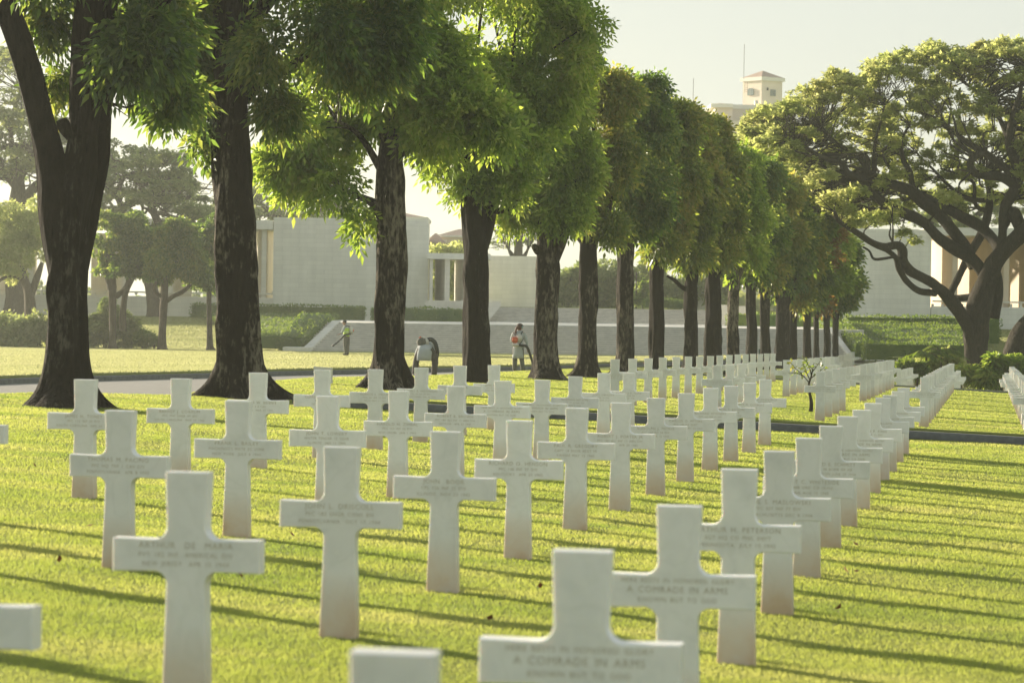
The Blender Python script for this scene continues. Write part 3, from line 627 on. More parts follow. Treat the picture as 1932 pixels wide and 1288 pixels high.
# ------------------------------------------------------------------ rain trees and other broad trees
def broad_tree(name, label, cat, bx, by, Z, limbs, puffs, leaf, bark, nleaf, Ll, seed, pr=(22, 40), flat=.5, dz=4.0, twig=True, base_z=None, gap=.30, group=None, trad=1.0):
    """limbs: pixel polylines (x,y,r,dZ); puffs: list of px centres (x,y,dZ,r)"""
    rng = np.random.default_rng(seed); b = PT(bx, by, Z)
    gz = float(G(b[0], Z)) if base_z is None else base_z
    root = empty(name, (b[0], Z, gz), label, cat, group); tb = Tubes(); cl = []
    for j, l in enumerate(limbs):
        P, Rr = world_line(l, Z)
        if j >= 2: Rr = [q*.86 for q in Rr]
        if j == 0: P[0] = np.array([P[0][0], P[0][1], gz-.2])
        c, r = tb.add(P, Rr, 14 if j < 4 else 9, 5, .3, .35 if j == 0 else 0, seed+j); cl.append((c, r))
    mp = np.vstack([c for c, r in cl]); mr = np.concatenate([r for c, r in cl])
    tw = Tubes(); parts = []; pm = PXM(Z)
    pc = np.array([PT(p[0], p[1], Z+p[2]) for p in puffs]); prr = np.array([p[3] for p in puffs])/pm
    n = (nleaf*prr**2/np.sum(prr**2)).astype(int)
    for q, r, k in zip(pc, prr, n):
        d = rdir(k, rng); d[:, 2] = np.abs(d[:, 2])*1.0 - .25
        nsub = 5; cs = q + rdir(nsub, rng)*np.array([r*.7, r*.7, r*flat*.6]); j = rng.integers(0, nsub, k)
        p = cs[j] + d*np.array([r*.55, r*.55, r*flat*.7])*rng.uniform(.3, 1, (k, 1))**.5
        kp = vnoise(p*2.2/max(r, .5)+11) > gap; p = p[kp]; kk = len(p)
        ld = unit(rdir(kk, rng)*np.array([1, 1, .45])); sd_ = unit(np.cross(ld, rdir(kk, rng)*.5+np.array([0, 0, 1.])))
        parts.append(leaf_VF(p, ld, sd_, Ll*rng.uniform(.7, 1.3, kk), Ll*.55*rng.uniform(.8, 1.2, kk), .1))
        if twig:
            w = np.linalg.norm((mp-q)*np.array([1, 1, 1.0]), axis=1) + np.maximum(0, mp[:, 2]-q[2])*.9; a = mp[w.argmin()]; L = np.linalg.norm(q-a)
            rr = min(mr[w.argmin()]*.5, .03+.016*L)*trad; bend = rng.normal(0, .10, 3)*L
            m1 = a*.66+q*.34+bend*.8; m2 = a*.33+q*.67-bend*.5+np.array([0, 0, -.04*L])
            c, _ = tw.add([a, m1, m2, q], [rr, rr*.75, rr*.5, rr*.25], 6, 3, .3)
            for s in cs[:3]: tw.add([m2, (m2+s)/2+rng.normal(0, .06, 3)*L, s], [rr*.4, rr*.3, rr*.15], 5, 2)
    tb.build('trunk', bark, root)
    if tw.n: tw.build('branches', bark, root)
    build_leaves('crown', parts, leaf, root); return root
def fill_puffs(region, n, rng, dz, r, top_bias=1.0):
    """region(x)->(ytop,ybottom) within x0..x1"""
    out = []; xs_ = [p[0] for p in region]
    for i in range(n):
        x = rng.uniform(xs_[0], xs_[-1]); t = np.interp(x, xs_, [p[1] for p in region]); b = np.interp(x, xs_, [p[2] for p in region])
        rr = rng.uniform(*r); k = rng.random()**top_bias
        y = t + rr*.45 + (b-t-rr*.6)*k; out.append((x, y, rng.uniform(-dz, dz)*math.sqrt(max(.05, 1-(1-k)**2*.5)), rr))
    return out
rg = np.random.default_rng(5)
LB = [  # big rain tree limbs
 [(1846, 715, 25, 0), (1841, 650, 23, 0), (1846, 590, 22, 0), (1860, 535, 19, 0), (1880, 490, 16, -.5), (1912, 456, 15, -1), (1955, 415, 14, -2), (2010, 340, 12, -3), (2060, 260, 7, -3)],
 [(1838, 670, 12, -.2), (1824, 615, 12, -.4), (1795, 568, 12, -.8), (1768, 541, 10, -1.2), (1745, 526, 9, -1.5), (1718, 512, 9, -1.8), (1704, 492, 9, -2), (1702, 472, 9, -2.2), (1692, 463, 8, -2.4), (1668, 466, 7, -2.8), (1645, 458, 6, -3.2), (1622, 442, 6, -3.6), (1600, 428, 5, -4), (1583, 418, 4, -4.4), (1574, 400, 3, -4.8)],
 [(1862, 560, 12, .3), (1856, 520, 13, .2), (1834, 490, 14, .3), (1802, 470, 14, .3), (1775, 452, 13, .3), (1756, 432, 12, .2), (1740, 418, 11, 0), (1712, 405, 12, 0), (1682, 393, 11, 0), (1655, 374, 10, -.3), (1636, 358, 10, -.5), (1626, 338, 9, -.8), (1598, 328, 9, -1), (1586, 308, 7, -1.2), (1562, 301, 6, -1.6), (1538, 290, 5, -2), (1512, 275, 4, -2.5), (1488, 266, 3, -3)],
 [(1838, 505, 13, .6), (1822, 468, 14, .8), (1795, 432, 13, 1), (1768, 402, 13, 1.2), (1742, 382, 13, 1.4), (1722, 362, 13, 1.5), (1706, 355, 12, 1.5), (1672, 344, 11, 1.3), (1648, 333, 10, 1), (1635, 322, 8, .8), (1636, 302, 7, .6), (1622, 291, 6, .5), (1604, 296, 5, .4), (1596, 282, 4, .2), (1572, 265, 3, 0), (1550, 240, 2, 0)],
 [(1890, 480, 14, 0), (1874, 452, 13, 1.2), (1846, 425, 13, 1.6), (1812, 408, 12, 1.8), (1780, 390, 11, 2), (1748, 372, 8, 2), (1722, 362, 6, 1.6)],
 [(1766, 553, 8, -1.1), (1735, 549, 8, -1.4), (1712, 532, 7, -1.7), (1698, 510, 7, -2), (1690, 486, 6, -2.2), (1672, 472, 5, -2.6), (1655, 466, 4, -3)],
 [(1689, 484, 3, -2.4), (1665, 488, 3.2, -2.6), (1648, 488, 3, -2.8), (1640, 474, 2.5, -3), (1628, 466, 2.5, -3)],
 [(1875, 600, 12, .5), (1881, 560, 12, .6), (1880, 520, 11, .5), (1870, 490, 8, .4)],
 [(1835, 560, 9, .8), (1795, 560, 7, 1.6), (1806, 528, 8, 2), (1830, 480, 9, 2.4), (1850, 445, 9, 2.6), (1862, 410, 9, 2.8), (1868, 370, 8, 3), (1860, 330, 6, 3)],
 [(1928, 440, 14, -1), (1908, 400, 13, -1), (1893, 440, 3, -.5)],
 [(1890, 478, 10, -.6), (1892, 430, 11, -.8), (1896, 390, 12, -1), (1912, 362, 12, -1.2), (1920, 320, 13, -1.4), (1905, 270, 11, -1.6), (1912, 220, 8, -2), (1925, 170, 5, -2.5), (1930, 120, 3, -3)],
 [(1915, 350, 11, -1.3), (1890, 335, 10, -1.8), (1862, 332, 9, -2.4), (1838, 325, 9, -3), (1830, 308, 8, -3.4), (1842, 294, 8, -3.6), (1858, 290, 6, -3.6)],
 [(1912, 330, 10, -1.4), (1880, 305, 9, -1), (1850, 285, 9, -.4), (1822, 268, 7, 0), (1795, 245, 6, 0), (1762, 225, 5, .4), (1720, 205, 3, .6)],
 [(1722, 357, 7, 1.5), (1716, 325, 6, 1.6), (1703, 300, 5.5, 1.8), (1700, 266, 4, 2), (1716, 235, 2.5, 2)],
 [(1649, 332, 5, 1), (1648, 300, 4.5, .6), (1652, 262, 4, .4), (1660, 235, 3, .2), (1668, 200, 2, 0)],
 [(1684, 344, 3.5, 1), (1682, 325, 3, 1), (1668, 300, 2.6, 1), (1664, 280, 2, 1)],
 [(1905, 290, 7, -1.6), (1898, 255, 6, -1), (1880, 215, 5, 0), (1850, 180, 4, 1), (1810, 150, 3, 1.5)],
 [(1595, 328, 4, -1), (1560, 318, 3.5, -2), (1530, 296, 3, -3), (1500, 285, 2, -4)],
 [(1893, 370, 6, 2), (1856, 378, 6, 2.4), (1820, 372, 5, 2.8), (1790, 350, 4, 3), (1760, 320, 3, 3), (1730, 290, 2, 3)],
 [(1868, 400, 6, 2.8), (1845, 392, 5, 3), (1838, 375, 4.5, 3), (1836, 345, 4, 3), (1810, 330, 3, 3), (1775, 318, 2, 3)]]
reg = [(1405, 228, 262), (1440, 200, 330), (1480, 182, 385), (1530, 152, 392), (1580, 132, 400), (1640, 112, 385), (1700, 94, 395), (1760, 76, 400), (1800, 88, 400), (1840, 84, 395), (1880, 68, 400), (1932, 64, 380), (2000, 70, 380), (2120, 100, 360)]
pf = fill_puffs(reg, 620, rg, 4.5, (11, 24), .9) + fill_puffs([(x, t, t+40) for x, t, b in reg], 150, rg, 4, (13, 22), 1)
pf = [(x, y, (abs(d)+1.6 if y > 215 and x < 1925 and rg.random() < .8 else d), r) for x, y, d, r in pf if not (y > 250 and rg.random() < .08)]
pf += [(1590, 395, -4, 26), (1612, 415, -4, 24), (1575, 375, -4, 30), (1640, 412, -3, 26), (1700, 440, -2, 18), (1720, 452, -2, 16), (1550, 345, -3, 34), (1672, 405, -2, 28), (1600, 360, -3, 34), (1505, 310, -3, 34), (1480, 280, -3, 34), (1460, 262, -2, 32)]
broad_tree('rain_tree', 'huge rain tree with twisting dark limbs spreading over the memorial wall at right', 'tree', 1848, 715, 155, LB, pf, 'leaf_rain', 'bark_rain', 190000, .25, 21, gap=.34, flat=.72)
broad_tree('rain_tree', 'leaning broad trunk of a rain tree cut by the right edge behind the shrubs', 'tree', 1905, 705, 150,
   [[(1912, 705, 40, 0), (1932, 655, 34, 0), (1965, 600, 28, 0), (2010, 540, 24, 0), (2060, 460, 18, 0), (2100, 360, 12, 0), (2110, 260, 6, 0)], [(2030, 510, 14, 0), (2030, 420, 12, 1), (2040, 320, 8, 2), (2050, 240, 4, 2)], [(2100, 370, 8, 0), (2180, 300, 6, 0), (2250, 250, 3, 0)]],
   fill_puffs([(1985, 130, 300), (2050, 110, 330), (2200, 120, 330), (2330, 190, 300)], 60, rg, 5, (26, 46)), 'leaf_rain', 'bark_rain', 14000, .32, 22)
# trees behind the right wing
broad_tree('rain_tree', 'pale hazy rain tree crown rising behind the memorial roof at far right', 'tree', 1800, 600, 262, [[(1800, 600, 14, 0), (1800, 480, 12, 0), (1790, 420, 8, 0), (1770, 380, 4, 0)], [(1800, 450, 8, 0), (1850, 400, 6, 0), (1900, 370, 3, 0)], [(1795, 450, 8, 0), (1720, 400, 6, 0), (1660, 370, 3, 0)]],
   fill_puffs([(1640, 385, 430), (1700, 360, 440), (1800, 350, 430), (1900, 350, 430), (2000, 370, 430)], 60, rg, 5, (16, 28)), 'leaf_far', 'bark_far', 12000, .42, 31)
broad_tree('rain_tree', 'hazy spreading tree seen through the gap between avenue and big rain tree', 'tree', 1560, 600, 235, [[(1560, 600, 12, 0), (1555, 500, 11, 0), (1540, 430, 9, 0), (1510, 370, 5, 0)], [(1552, 480, 8, 0), (1600, 420, 6, 0), (1650, 380, 3, 0)], [(1550, 450, 7, 0), (1480, 380, 5, 0), (1430, 300, 2, 0)]],
   fill_puffs([(1392, 245, 290), (1420, 235, 340), (1480, 260, 400), (1560, 300, 420), (1640, 340, 440), (1690, 390, 440)], 80, rg, 6, (18, 32)), 'leaf_rain', 'bark_far', 20000, .40, 32)
# left side, hazy rain trees
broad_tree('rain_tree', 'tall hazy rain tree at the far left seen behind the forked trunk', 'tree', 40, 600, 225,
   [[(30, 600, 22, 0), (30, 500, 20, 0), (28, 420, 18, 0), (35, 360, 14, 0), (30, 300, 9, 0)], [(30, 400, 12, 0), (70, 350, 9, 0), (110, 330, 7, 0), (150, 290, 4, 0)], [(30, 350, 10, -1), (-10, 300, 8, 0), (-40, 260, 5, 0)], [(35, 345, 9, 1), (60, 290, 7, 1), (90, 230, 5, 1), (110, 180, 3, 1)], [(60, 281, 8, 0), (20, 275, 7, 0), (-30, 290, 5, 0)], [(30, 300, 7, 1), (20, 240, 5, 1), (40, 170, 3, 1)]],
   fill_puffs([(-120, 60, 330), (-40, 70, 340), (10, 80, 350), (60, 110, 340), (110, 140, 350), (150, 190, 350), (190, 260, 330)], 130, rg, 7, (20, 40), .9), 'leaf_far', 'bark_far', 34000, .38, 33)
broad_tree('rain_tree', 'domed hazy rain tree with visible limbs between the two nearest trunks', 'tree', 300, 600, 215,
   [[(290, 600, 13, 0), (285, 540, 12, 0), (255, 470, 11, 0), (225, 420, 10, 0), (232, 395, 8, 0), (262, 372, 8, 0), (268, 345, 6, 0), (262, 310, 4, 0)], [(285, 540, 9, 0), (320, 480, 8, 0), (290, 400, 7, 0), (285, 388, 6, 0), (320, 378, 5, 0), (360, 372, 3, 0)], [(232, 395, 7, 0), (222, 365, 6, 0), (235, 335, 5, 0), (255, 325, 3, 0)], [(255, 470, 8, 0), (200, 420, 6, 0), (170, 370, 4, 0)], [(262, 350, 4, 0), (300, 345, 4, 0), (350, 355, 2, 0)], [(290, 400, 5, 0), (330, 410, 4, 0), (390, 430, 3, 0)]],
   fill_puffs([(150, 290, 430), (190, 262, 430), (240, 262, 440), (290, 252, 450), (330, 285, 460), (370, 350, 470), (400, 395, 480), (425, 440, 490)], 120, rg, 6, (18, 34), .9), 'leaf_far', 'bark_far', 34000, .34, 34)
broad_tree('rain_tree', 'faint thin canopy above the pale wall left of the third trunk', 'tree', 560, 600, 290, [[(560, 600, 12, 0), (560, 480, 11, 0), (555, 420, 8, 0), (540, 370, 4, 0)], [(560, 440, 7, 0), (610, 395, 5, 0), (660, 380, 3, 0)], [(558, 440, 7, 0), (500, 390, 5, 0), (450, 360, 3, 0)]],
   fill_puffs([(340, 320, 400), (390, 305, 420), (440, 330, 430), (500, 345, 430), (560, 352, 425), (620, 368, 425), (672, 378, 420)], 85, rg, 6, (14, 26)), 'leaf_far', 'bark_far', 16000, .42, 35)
def small_tree(label, bx, by, Z, limbs, lumpsl, nleaf, leaf, seed, Ll=.24):
    rng = np.random.default_rng(seed); b = PT(bx, by, Z); gz = float(G(b[0], Z)); root = empty('small_tree', (b[0], Z, gz), label, 'tree'); tb = Tubes()
    for j, l in enumerate(limbs):
        P, Rr = world_line(l, Z)
        if j == 0: P[0] = np.array([P[0][0], P[0][1], gz-.1])
        tb.add(P, Rr, 12, 5, .3, .8 if j == 0 else 0, seed+j)
    tb.build('trunk', 'bark_far', root); parts = []; pm = PXM(Z); tot = sum(q[2]*q[3] for q in lumpsl)
    for q in lumpsl:
        C = PT(q[0], q[1], Z+(q[4] if len(q) > 4 else 0)); p, d, cs, rs = lumps(C, (q[2]/pm, q[2]/pm, q[3]/pm), 14, int(nleaf*q[2]*q[3]/tot), rng, .33, 1.3, (.28, .45))
        ld = unit(d*.5+rdir(len(p), rng)+np.array([0, 0, -.3])); sd_ = unit(np.cross(ld, rdir(len(p), rng))); parts.append(leaf_VF(p, ld, sd_, Ll*rng.uniform(.7, 1.3, len(p)), Ll*.45))
    build_leaves('crown', parts, leaf, root); return root
small_tree('bright green clipped tree at the left edge before the colonnade', 48, 590, 195, [[(60, 592, 12), (56, 560, 11), (48, 530, 8), (38, 500, 5)], [(58, 560, 7), (70, 525, 7), (80, 495, 4)], [(48, 530, 4), (20, 520, 3), (-10, 535, 3)]],
   [(15, 420, 60, 52), (60, 400, 38, 40), (40, 465, 62, 48), (80, 470, 34, 42), (-20, 470, 50, 60), (10, 510, 36, 22)], 26000, 'leaf_rain', 41)
small_tree('dark round tree with twin curved stems beside the low shrubs', 213, 658, 175, [[(213, 660, 7), (213, 600, 7), (212, 540, 8), (210, 480, 5)], [(232, 625, 6), (232, 585, 6), (238, 550, 5), (255, 515, 4), (262, 490, 3)], [(218, 560, 5), (235, 545, 4.5), (245, 520, 4), (240, 490, 2)], [(212, 545, 9), (204, 515, 8), (205, 480, 5)]],
   [(215, 440, 46, 50), (262, 460, 44, 52), (235, 500, 55, 34), (192, 475, 26, 50), (290, 480, 30, 46)], 26000, 'leaf_dark', 42)
small_tree('dark clipped tree with a straight trunk and one low curved branch', 305, 658, 174, [[(305, 660, 8), (306, 620, 7), (309, 575, 7), (311, 535, 6), (312, 490, 4)], [(310, 572, 4), (325, 560, 4), (345, 550, 4), (362, 535, 3)], [(307, 560, 3.5), (294, 552, 3.5), (290, 542, 3), (296, 532, 3)]],
   [(325, 450, 46, 40), (352, 480, 44, 48), (300, 500, 44, 36), (370, 515, 34, 30), (340, 425, 40, 22)], 22000, 'leaf_dark', 43)
small_tree('narrow tree partly hidden left of the second avenue trunk', 396, 658, 176, [[(396, 660, 6), (395, 610, 5), (394, 560, 5), (395, 510, 3)]], [(395, 470, 34, 60), (385, 520, 30, 34), (400, 430, 28, 30)], 10000, 'leaf_dark', 44)

# ------------------------------------------------------------------ stairs, terraces
def px_at(x, Z, yy=640): return uv(x, yy)[0]*Z/FPX
zb, zp, zt = PT(1050, 669.7, 180)[2], PT(1050, 614.0, 186)[2], PT(1100, 580.8, 228)[2]
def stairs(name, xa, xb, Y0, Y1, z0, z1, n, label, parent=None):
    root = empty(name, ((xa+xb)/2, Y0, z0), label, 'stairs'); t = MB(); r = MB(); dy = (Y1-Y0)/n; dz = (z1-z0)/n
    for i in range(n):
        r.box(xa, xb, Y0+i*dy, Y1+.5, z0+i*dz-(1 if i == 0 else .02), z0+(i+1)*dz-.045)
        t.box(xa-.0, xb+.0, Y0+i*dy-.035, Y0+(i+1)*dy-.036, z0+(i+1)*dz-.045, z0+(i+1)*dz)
    r.build('risers', 'step_riser_shaded', root); t.build('treads', 'step', root); return root
XL, XR = px_at(585, 180, 664), px_at(1603, 180, 680)
stairs('wide_stairs', XL, XR, 180, 186.4, zb, zp, 14, 'wide lower flight of pale stone steps across the middle of the view')
mb = MB(); mb.box(XL-1.2, XR+1.5, 186.4, 222, zp-.8, zp-.003); struct(mb.build('terrace', 'trav_light'))
mb = MB(); mb.box(XL-3, XR+3, 177.5, 180, zb-.6, zb-.01); struct(mb.build('path', 'trav_light'))
xa, xb2 = px_at(900, 222), px_at(1375, 222)
stairs('wide_stairs', xa, xb2, 222, 226.5, zp, zt-.03, 10, 'narrower upper flight of stone steps leading to the top lawn')
mb = MB(); mb.box(px_at(880, 226), px_at(1460, 226), 226.6, 330, zt-1.5, zt); struct(mb.build('upper_lawn', 'field'))
# cheek walls
def cheek(label, xf, xbk, w, Y0, Y1, z0, z1, hgt, m='trav_light'):
    mb = MB(); mb.hexa([(xf, Y0-.3, z0-.5), (xf+w, Y0-.3, z0-.5), (xbk+w, Y1, z0-.5), (xbk, Y1, z0-.5)], [(xf, Y0-.3, z0+hgt), (xf+w, Y0-.3, z0+hgt), (xbk+w, Y1, z1+hgt), (xbk, Y1, z1+hgt)])
    return tag(mb.build('stair_cheek', m, bevel=.02), label, 'wall')
cheek('sloping pale coping along the left side of the lower stairs', XL-.5, -10.55, .5, 180, 186.4, zb, zp, .12)
cheek('sloping pale coping along the right side of the lower stairs', XR, 18.45, .32, 180, 186.4, zb, zp, .12)
# pixel-shaped cheek beside the upper flight
mb = MB(); q = [PT(918, 611, 221.5), PT(945, 577, 226), PT(945, 568, 226), PT(872, 566, 223), PT(872, 613, 221)]
mb.prism([(p[0], 221.6, p[2]) for p in q], (0, .9, 0)); tag(mb.build('stair_cheek', 'trav_light'), 'pale angled side wall at the left foot of the upper stairs', 'wall')
mb = MB(); pxbox(mb, 1361, 575, 1373, 617, 221, 226); pxbox(mb, 1373, 577, 1412, 598, 221.5, 226); tag(mb.build('stair_cheek', 'trav_light'), 'pale block wall at the right end of the upper stairs', 'wall')
mb = MB(); pxbox(mb, 533, 655, 585, 663, 178.2, 180.5); tag(mb.build('stone_plinth', 'trav_light', bevel=.02), 'low pale stone plinth at the left foot of the stairs', 'plinth')
mb = MB(); pxbox(mb, 1600, 675, 1632, 685, 177.5, 180.5); tag(mb.build('stone_plinth', 'trav_light', bevel=.02), 'low bright stone plinth at the right foot of the stairs', 'plinth')
# ------------------------------------------------------------------ memorial buildings
def bld(name, x, y, Z, label, cat='building'): p = PT(x, y, Z); return empty(name, (p[0], Z, p[2]), label, cat)
lw = bld('memorial_wing', 500, 600, 228, 'left memorial wing, long pale stone wall with pillared openings and a low balustrade')
mb = MB(); pxbox(mb, 515, 412, 806, 640, 228, 232); mb.build('wall', 'travertine', lw)
mb = MB(); pxbox(mb, 760, 422, 807.5, 640, 227.2, 227.95); mb.build('end_pier', 'travertine', lw)
mb = MB(); pxbox(mb, -320, 410, 515, 427, 228, 240); mb.build('roof_beam', 'travertine', lw)
mb = MB(); pxbox(mb, -320, 558, 515, 640, 228, 228.8); pxbox(mb, -320, 600, 515, 640, 228.9, 240); mb.build('base_wall', 'trav_light', lw)
def balustrade(xs_, y0, y1, Z, parent, n):
    mb = MB(); a, b = xs_; pxbox(mb, a, y0, b, y0+3, Z+.2, Z+.5)
    pxbox(mb, a, y1-2, b, y1, Z+.2, Z+.5)
    for i in range(n+1): x = a+(b-a)*i/n; pxbox(mb, x-2.2, y0+3, x+2.2, y1-2, Z+.22, Z+.48)
    mb.build('balustrade', 'trav_light', parent)
balustrade((-320, 515), 547, 558, 228, lw, 42)
for x in range(-300, 500, 88):   # deep fin walls, turned like the arc of the wing
    mb = MB(); a0 = px_at(x, 228.6); a1 = px_at(x+9, 228.6); s = -1.3; zl = PT(x, 600, 228)[2]; zh = PT(x, 420, 228)[2]
    mb.hexa([(a0, 228.4, zl), (a1, 228.4, zl), (a1+s, 239, zl), (a0+s, 239, zl)], [(a0, 228.4, zh), (a1, 228.4, zh), (a1+s, 239, zh), (a0+s, 239, zh)]); mb.build('fin_wall', 'trav_light', lw)
mb = MB(); a0 = px_at(482, 228.6); a1 = px_at(502, 236); zl = PT(490, 600, 228)[2]; zh = PT(490, 424, 228)[2]
mb.hexa([(a0+.1, 229, zl), (a0+.5, 229, zl), (a1+.4, 238.5, zl), (a1, 238.5, zl)], [(a0+.1, 229, zh), (a0+.5, 229, zh), (a1+.4, 238.5, zh), (a1, 238.5, zh)]); mb.build('fin_wall', 'trav_sunlit_cream', lw)
for x in (-180, -4, 172, 300): mb = MB(); pxbox(mb, x, 440, x+62, 600, 239.5, 240); mb.build('map_panel', 'travertine', lw)
rw = bld('memorial_wing', 1700, 600, 214, 'right memorial wing, pale wall with sunlit deep openings behind the big rain tree')
mb = MB(); pxbox(mb, 1560, 432, 1756, 660, 214, 218); mb.build('wall', 'travertine', rw)
mb = MB(); pxbox(mb, 1756, 432, 2240, 447, 213.5, 226); mb.build('roof_beam', 'travertine', rw)
mb = MB(); pxbox(mb, 1756, 583, 2240, 660, 214, 214.8); pxbox(mb, 1756, 625, 2240, 660, 214.9, 226); mb.build('base_wall', 'travertine', rw)
balustrade((1760, 2240), 570, 583, 214, rw, 26)
for x in (1797, 1894, 1991, 2088):
    mb = MB(); a0 = px_at(x, 214.4); a1 = px_at(x+10, 214.4); s = -2.2; zl = PT(x, 600, 214)[2]; zh = PT(x, 442, 214)[2]
    mb.hexa([(a0, 214.9, zl), (a1, 214.9, zl), (a1+s, 225, zl), (a0+s, 225, zl)], [(a0, 214.9, zh), (a1, 214.9, zh), (a1+s, 225, zh), (a0+s, 225, zh)]); mb.build('fin_wall', 'trav_sunlit_cream', rw)
for x in (1822, 1920): mb = MB(); pxbox(mb, x, 450, x+30, 600, 225.5, 226); mb.build('map_panel', 'travertine', rw)
po = bld('stone_portal', 840, 578, 226, 'small open stone portal with flat roof slab between the two walls')
mb = MB(); pxbox(mb, 806, 478, 925, 489, 225, 231); mb.build('roof_slab', 'travertine', po)
mb = MB(); pxbox(mb, 802, 567, 876, 620, 223.5, 231); mb.build('base', 'trav_light', po)
for x, w, s in ((809, 6, -.2), (838, 9, -.85), (876, 9, -.85)):
    mb = MB(); a0 = px_at(x, 225.4); a1 = px_at(x+w, 225.4); zl = PT(x, 580, 225)[2]; zh = PT(x, 487, 225)[2]
    mb.hexa([(a0, 225.3, zl), (a1, 225.3, zl), (a1+s, 230.5, zl), (a0+s, 230.5, zl)], [(a0, 225.3, zh), (a1, 225.3, zh), (a1+s, 230.5, zh), (a0+s, 230.5, zh)]); mb.build('pier', 'trav_light', po)
mb = MB(); pxbox(mb, 915, 483, 1011, 600, 236, 246); tag(mb.build('chapel_block', 'travertine'), 'plain windowless grey green stone block above the stairs', 'building')
mb = MB(); pxbox(mb, 1296, 520, 1330, 590, 262, 270); tag(mb.build('chapel_block', 'travertine'), 'small bluish stone block glimpsed behind the ninth and tenth trunks', 'building')
# city buildings far away
def hip_roof(x0, x1, yE, yT, Z, depth, name, parent, inset=.0):
    a, b = PT(x0, yE, Z), PT(x1, yE, Z); t = PT((x0+x1)/2, yT, Z)[2]; c = (a[0]+b[0])/2; rl = max(.1, (b[0]-a[0])/2-depth/2)
    mb = MB(); p = [(a[0], Z, a[2]), (b[0], Z, a[2]), (b[0], Z+depth, a[2]), (a[0], Z+depth, a[2])]; q, r = (c-rl, Z+depth/2, t), (c+rl, Z+depth/2, t)
    mb.quad(p[0], p[1], r, q); mb.quad(p[1], p[2], r); mb.quad(p[2], p[3], q, r); mb.quad(p[3], p[0], q); mb.quad(p[3], p[2], p[1], p[0]); return mb.build(name, 'rooftile', parent)
def rot_box(mb, cx, cy, w, d, z0, z1, a):
    ca, sa = math.cos(a), math.sin(a); c = [(cx+ca*x-sa*y, cy+sa*x+ca*y) for x, y in ((-w/2, -d/2), (w/2, -d/2), (w/2, d/2), (-w/2, d/2))]
    mb.hexa([(x, y, z0) for x, y in c], [(x, y, z1) for x, y in c]); return c
ZT = 420
tw = bld('hotel_tower', 1440, 260, ZT, 'distant cream hotel tower with a red tiled pyramid roof above the trees'); pmT = PXM(ZT)
cT = PT(1438, 190, ZT); zlo = PT(1438, 640, ZT)[2]; rot = math.radians(38)
def zt_(y): return PT(1438, y, ZT)[2]
sW = 52.5/pmT; mb = MB(); rot_box(mb, cT[0], ZT, sW, sW, zlo, zt_(155), rot); mb.build('tower_shaft', 'plaster', tw)
mb = MB(); rot_box(mb, cT[0], ZT, sW+.5, sW+.5, zt_(155), zt_(148), rot); mb.build('cornice', 'white_paint', tw)
c = rot_box(MB(), cT[0], ZT, sW+.3, sW+.3, 0, 1, rot); mb = MB(); ap = (cT[0], ZT, zt_(134)); ze = zt_(148)+.003
for i in range(4): mb.quad((*c[i], ze), (*c[(i+1) % 4], ze), ap)
mb.build('roof', 'rooftile', tw)
def face_pt(f, u, y):   # point on the shaft: f=0 right hand (front) face, f=1 left face
    ca, sa = math.cos(rot), math.sin(rot); x, yy = ((u*sW/2, -sW/2-.05) if f == 0 else (-sW/2-.05, u*sW/2)); return (cT[0]+ca*x-sa*yy, ZT+sa*x+ca*yy, zt_(y))
def tower_window(f, u0, u1, y0, y1, m, name, arch=False):
    mb = MB(); pts = [face_pt(f, u0, y1), face_pt(f, u1, y1), face_pt(f, u1, y0), face_pt(f, u0, y0)]
    if arch: pts = pts[:3] + [face_pt(f, u1*.7+u0*.3, y0-2.4), face_pt(f, u1*.3+u0*.7, y0-2.4)] + pts[3:]
    off = np.array(face_pt(f, 0, 0))-np.array([cT[0], ZT, zt_(0)]); off = off/np.linalg.norm(off)*.12; mb.prism(pts, off); return mb.build(name, m, tw)
for k in range(4): tower_window(0, -.18+k*.13, -.10+k*.13, 171, 183, 'glass', 'window')
tower_window(0, -.52, -.42, 168, 173, 'void', 'window')
aw = tower_window(1, -.22, .42, 171, 182, 'glass', 'window', True); tower_window(1, .04, .14, 170, 182, 'white_paint', 'frame').parent = aw
mb = MB(); pxbox(mb, 1351, 198, 1450, 206, ZT-8, ZT-3); pxbox(mb, 1424, 190, 1430, 198, ZT-8, ZT-7); mb.build('parapet', 'white_paint', tw)
mb = MB(); pxbox(mb, 1379, 206, 1452, 640, ZT-7.8, ZT+14); mb.build('lower_wing', 'plaster', tw)
mb = MB(); pxbox(mb, 1345, 203, 1379, 640, ZT-10, ZT+2); mb.build('side_wing', 'plaster', tw)
mb = MB(); pxbox(mb, 1341, 196, 1383, 203, ZT-10.6, ZT+2); mb.build('cornice', 'white_paint', tw)
mb = MB(); pxbox(mb, 1360, 228, 1420, 640, ZT-16, ZT-10.7); mb.build('front_wing', 'plaster', tw)
hip_roof(1344, 1380, 196, 192, ZT-10, 7, 'roof', tw); hip_roof(1398, 1462, 232, 210, ZT-15, 6, 'roof', tw)
mb = MB()
for x in (1404.5, 1409.5):
    pxbox(mb, x, 155, x+.7, 176, ZT-6.9, ZT-6.8)
for y in range(157, 176, 4): pxbox(mb, 1404.5, y, 1410, y+.7, ZT-7.0, ZT-6.9)
mb.build('ladder', 'rooftile', tw)
for (x, y0, y1, lb, w) in ((1403.5, 84, 150, 'thin antenna mast rising beside the hotel tower roof', .45), (1304.5, 148, 640, 'thin free antenna mast left of the hotel tower', .5)):
    mb = MB(); pxbox(mb, x-w, y0, x+w, y1 if y1 < 600 else 640, ZT-5, ZT-4.8); tag(mb.build('antenna_mast', 'dark_metal'), lb, 'antenna')
hb = bld('tiled_roof_house', 785, 500, 300, 'pale house with red hipped roof peeping over the end of the left wall')
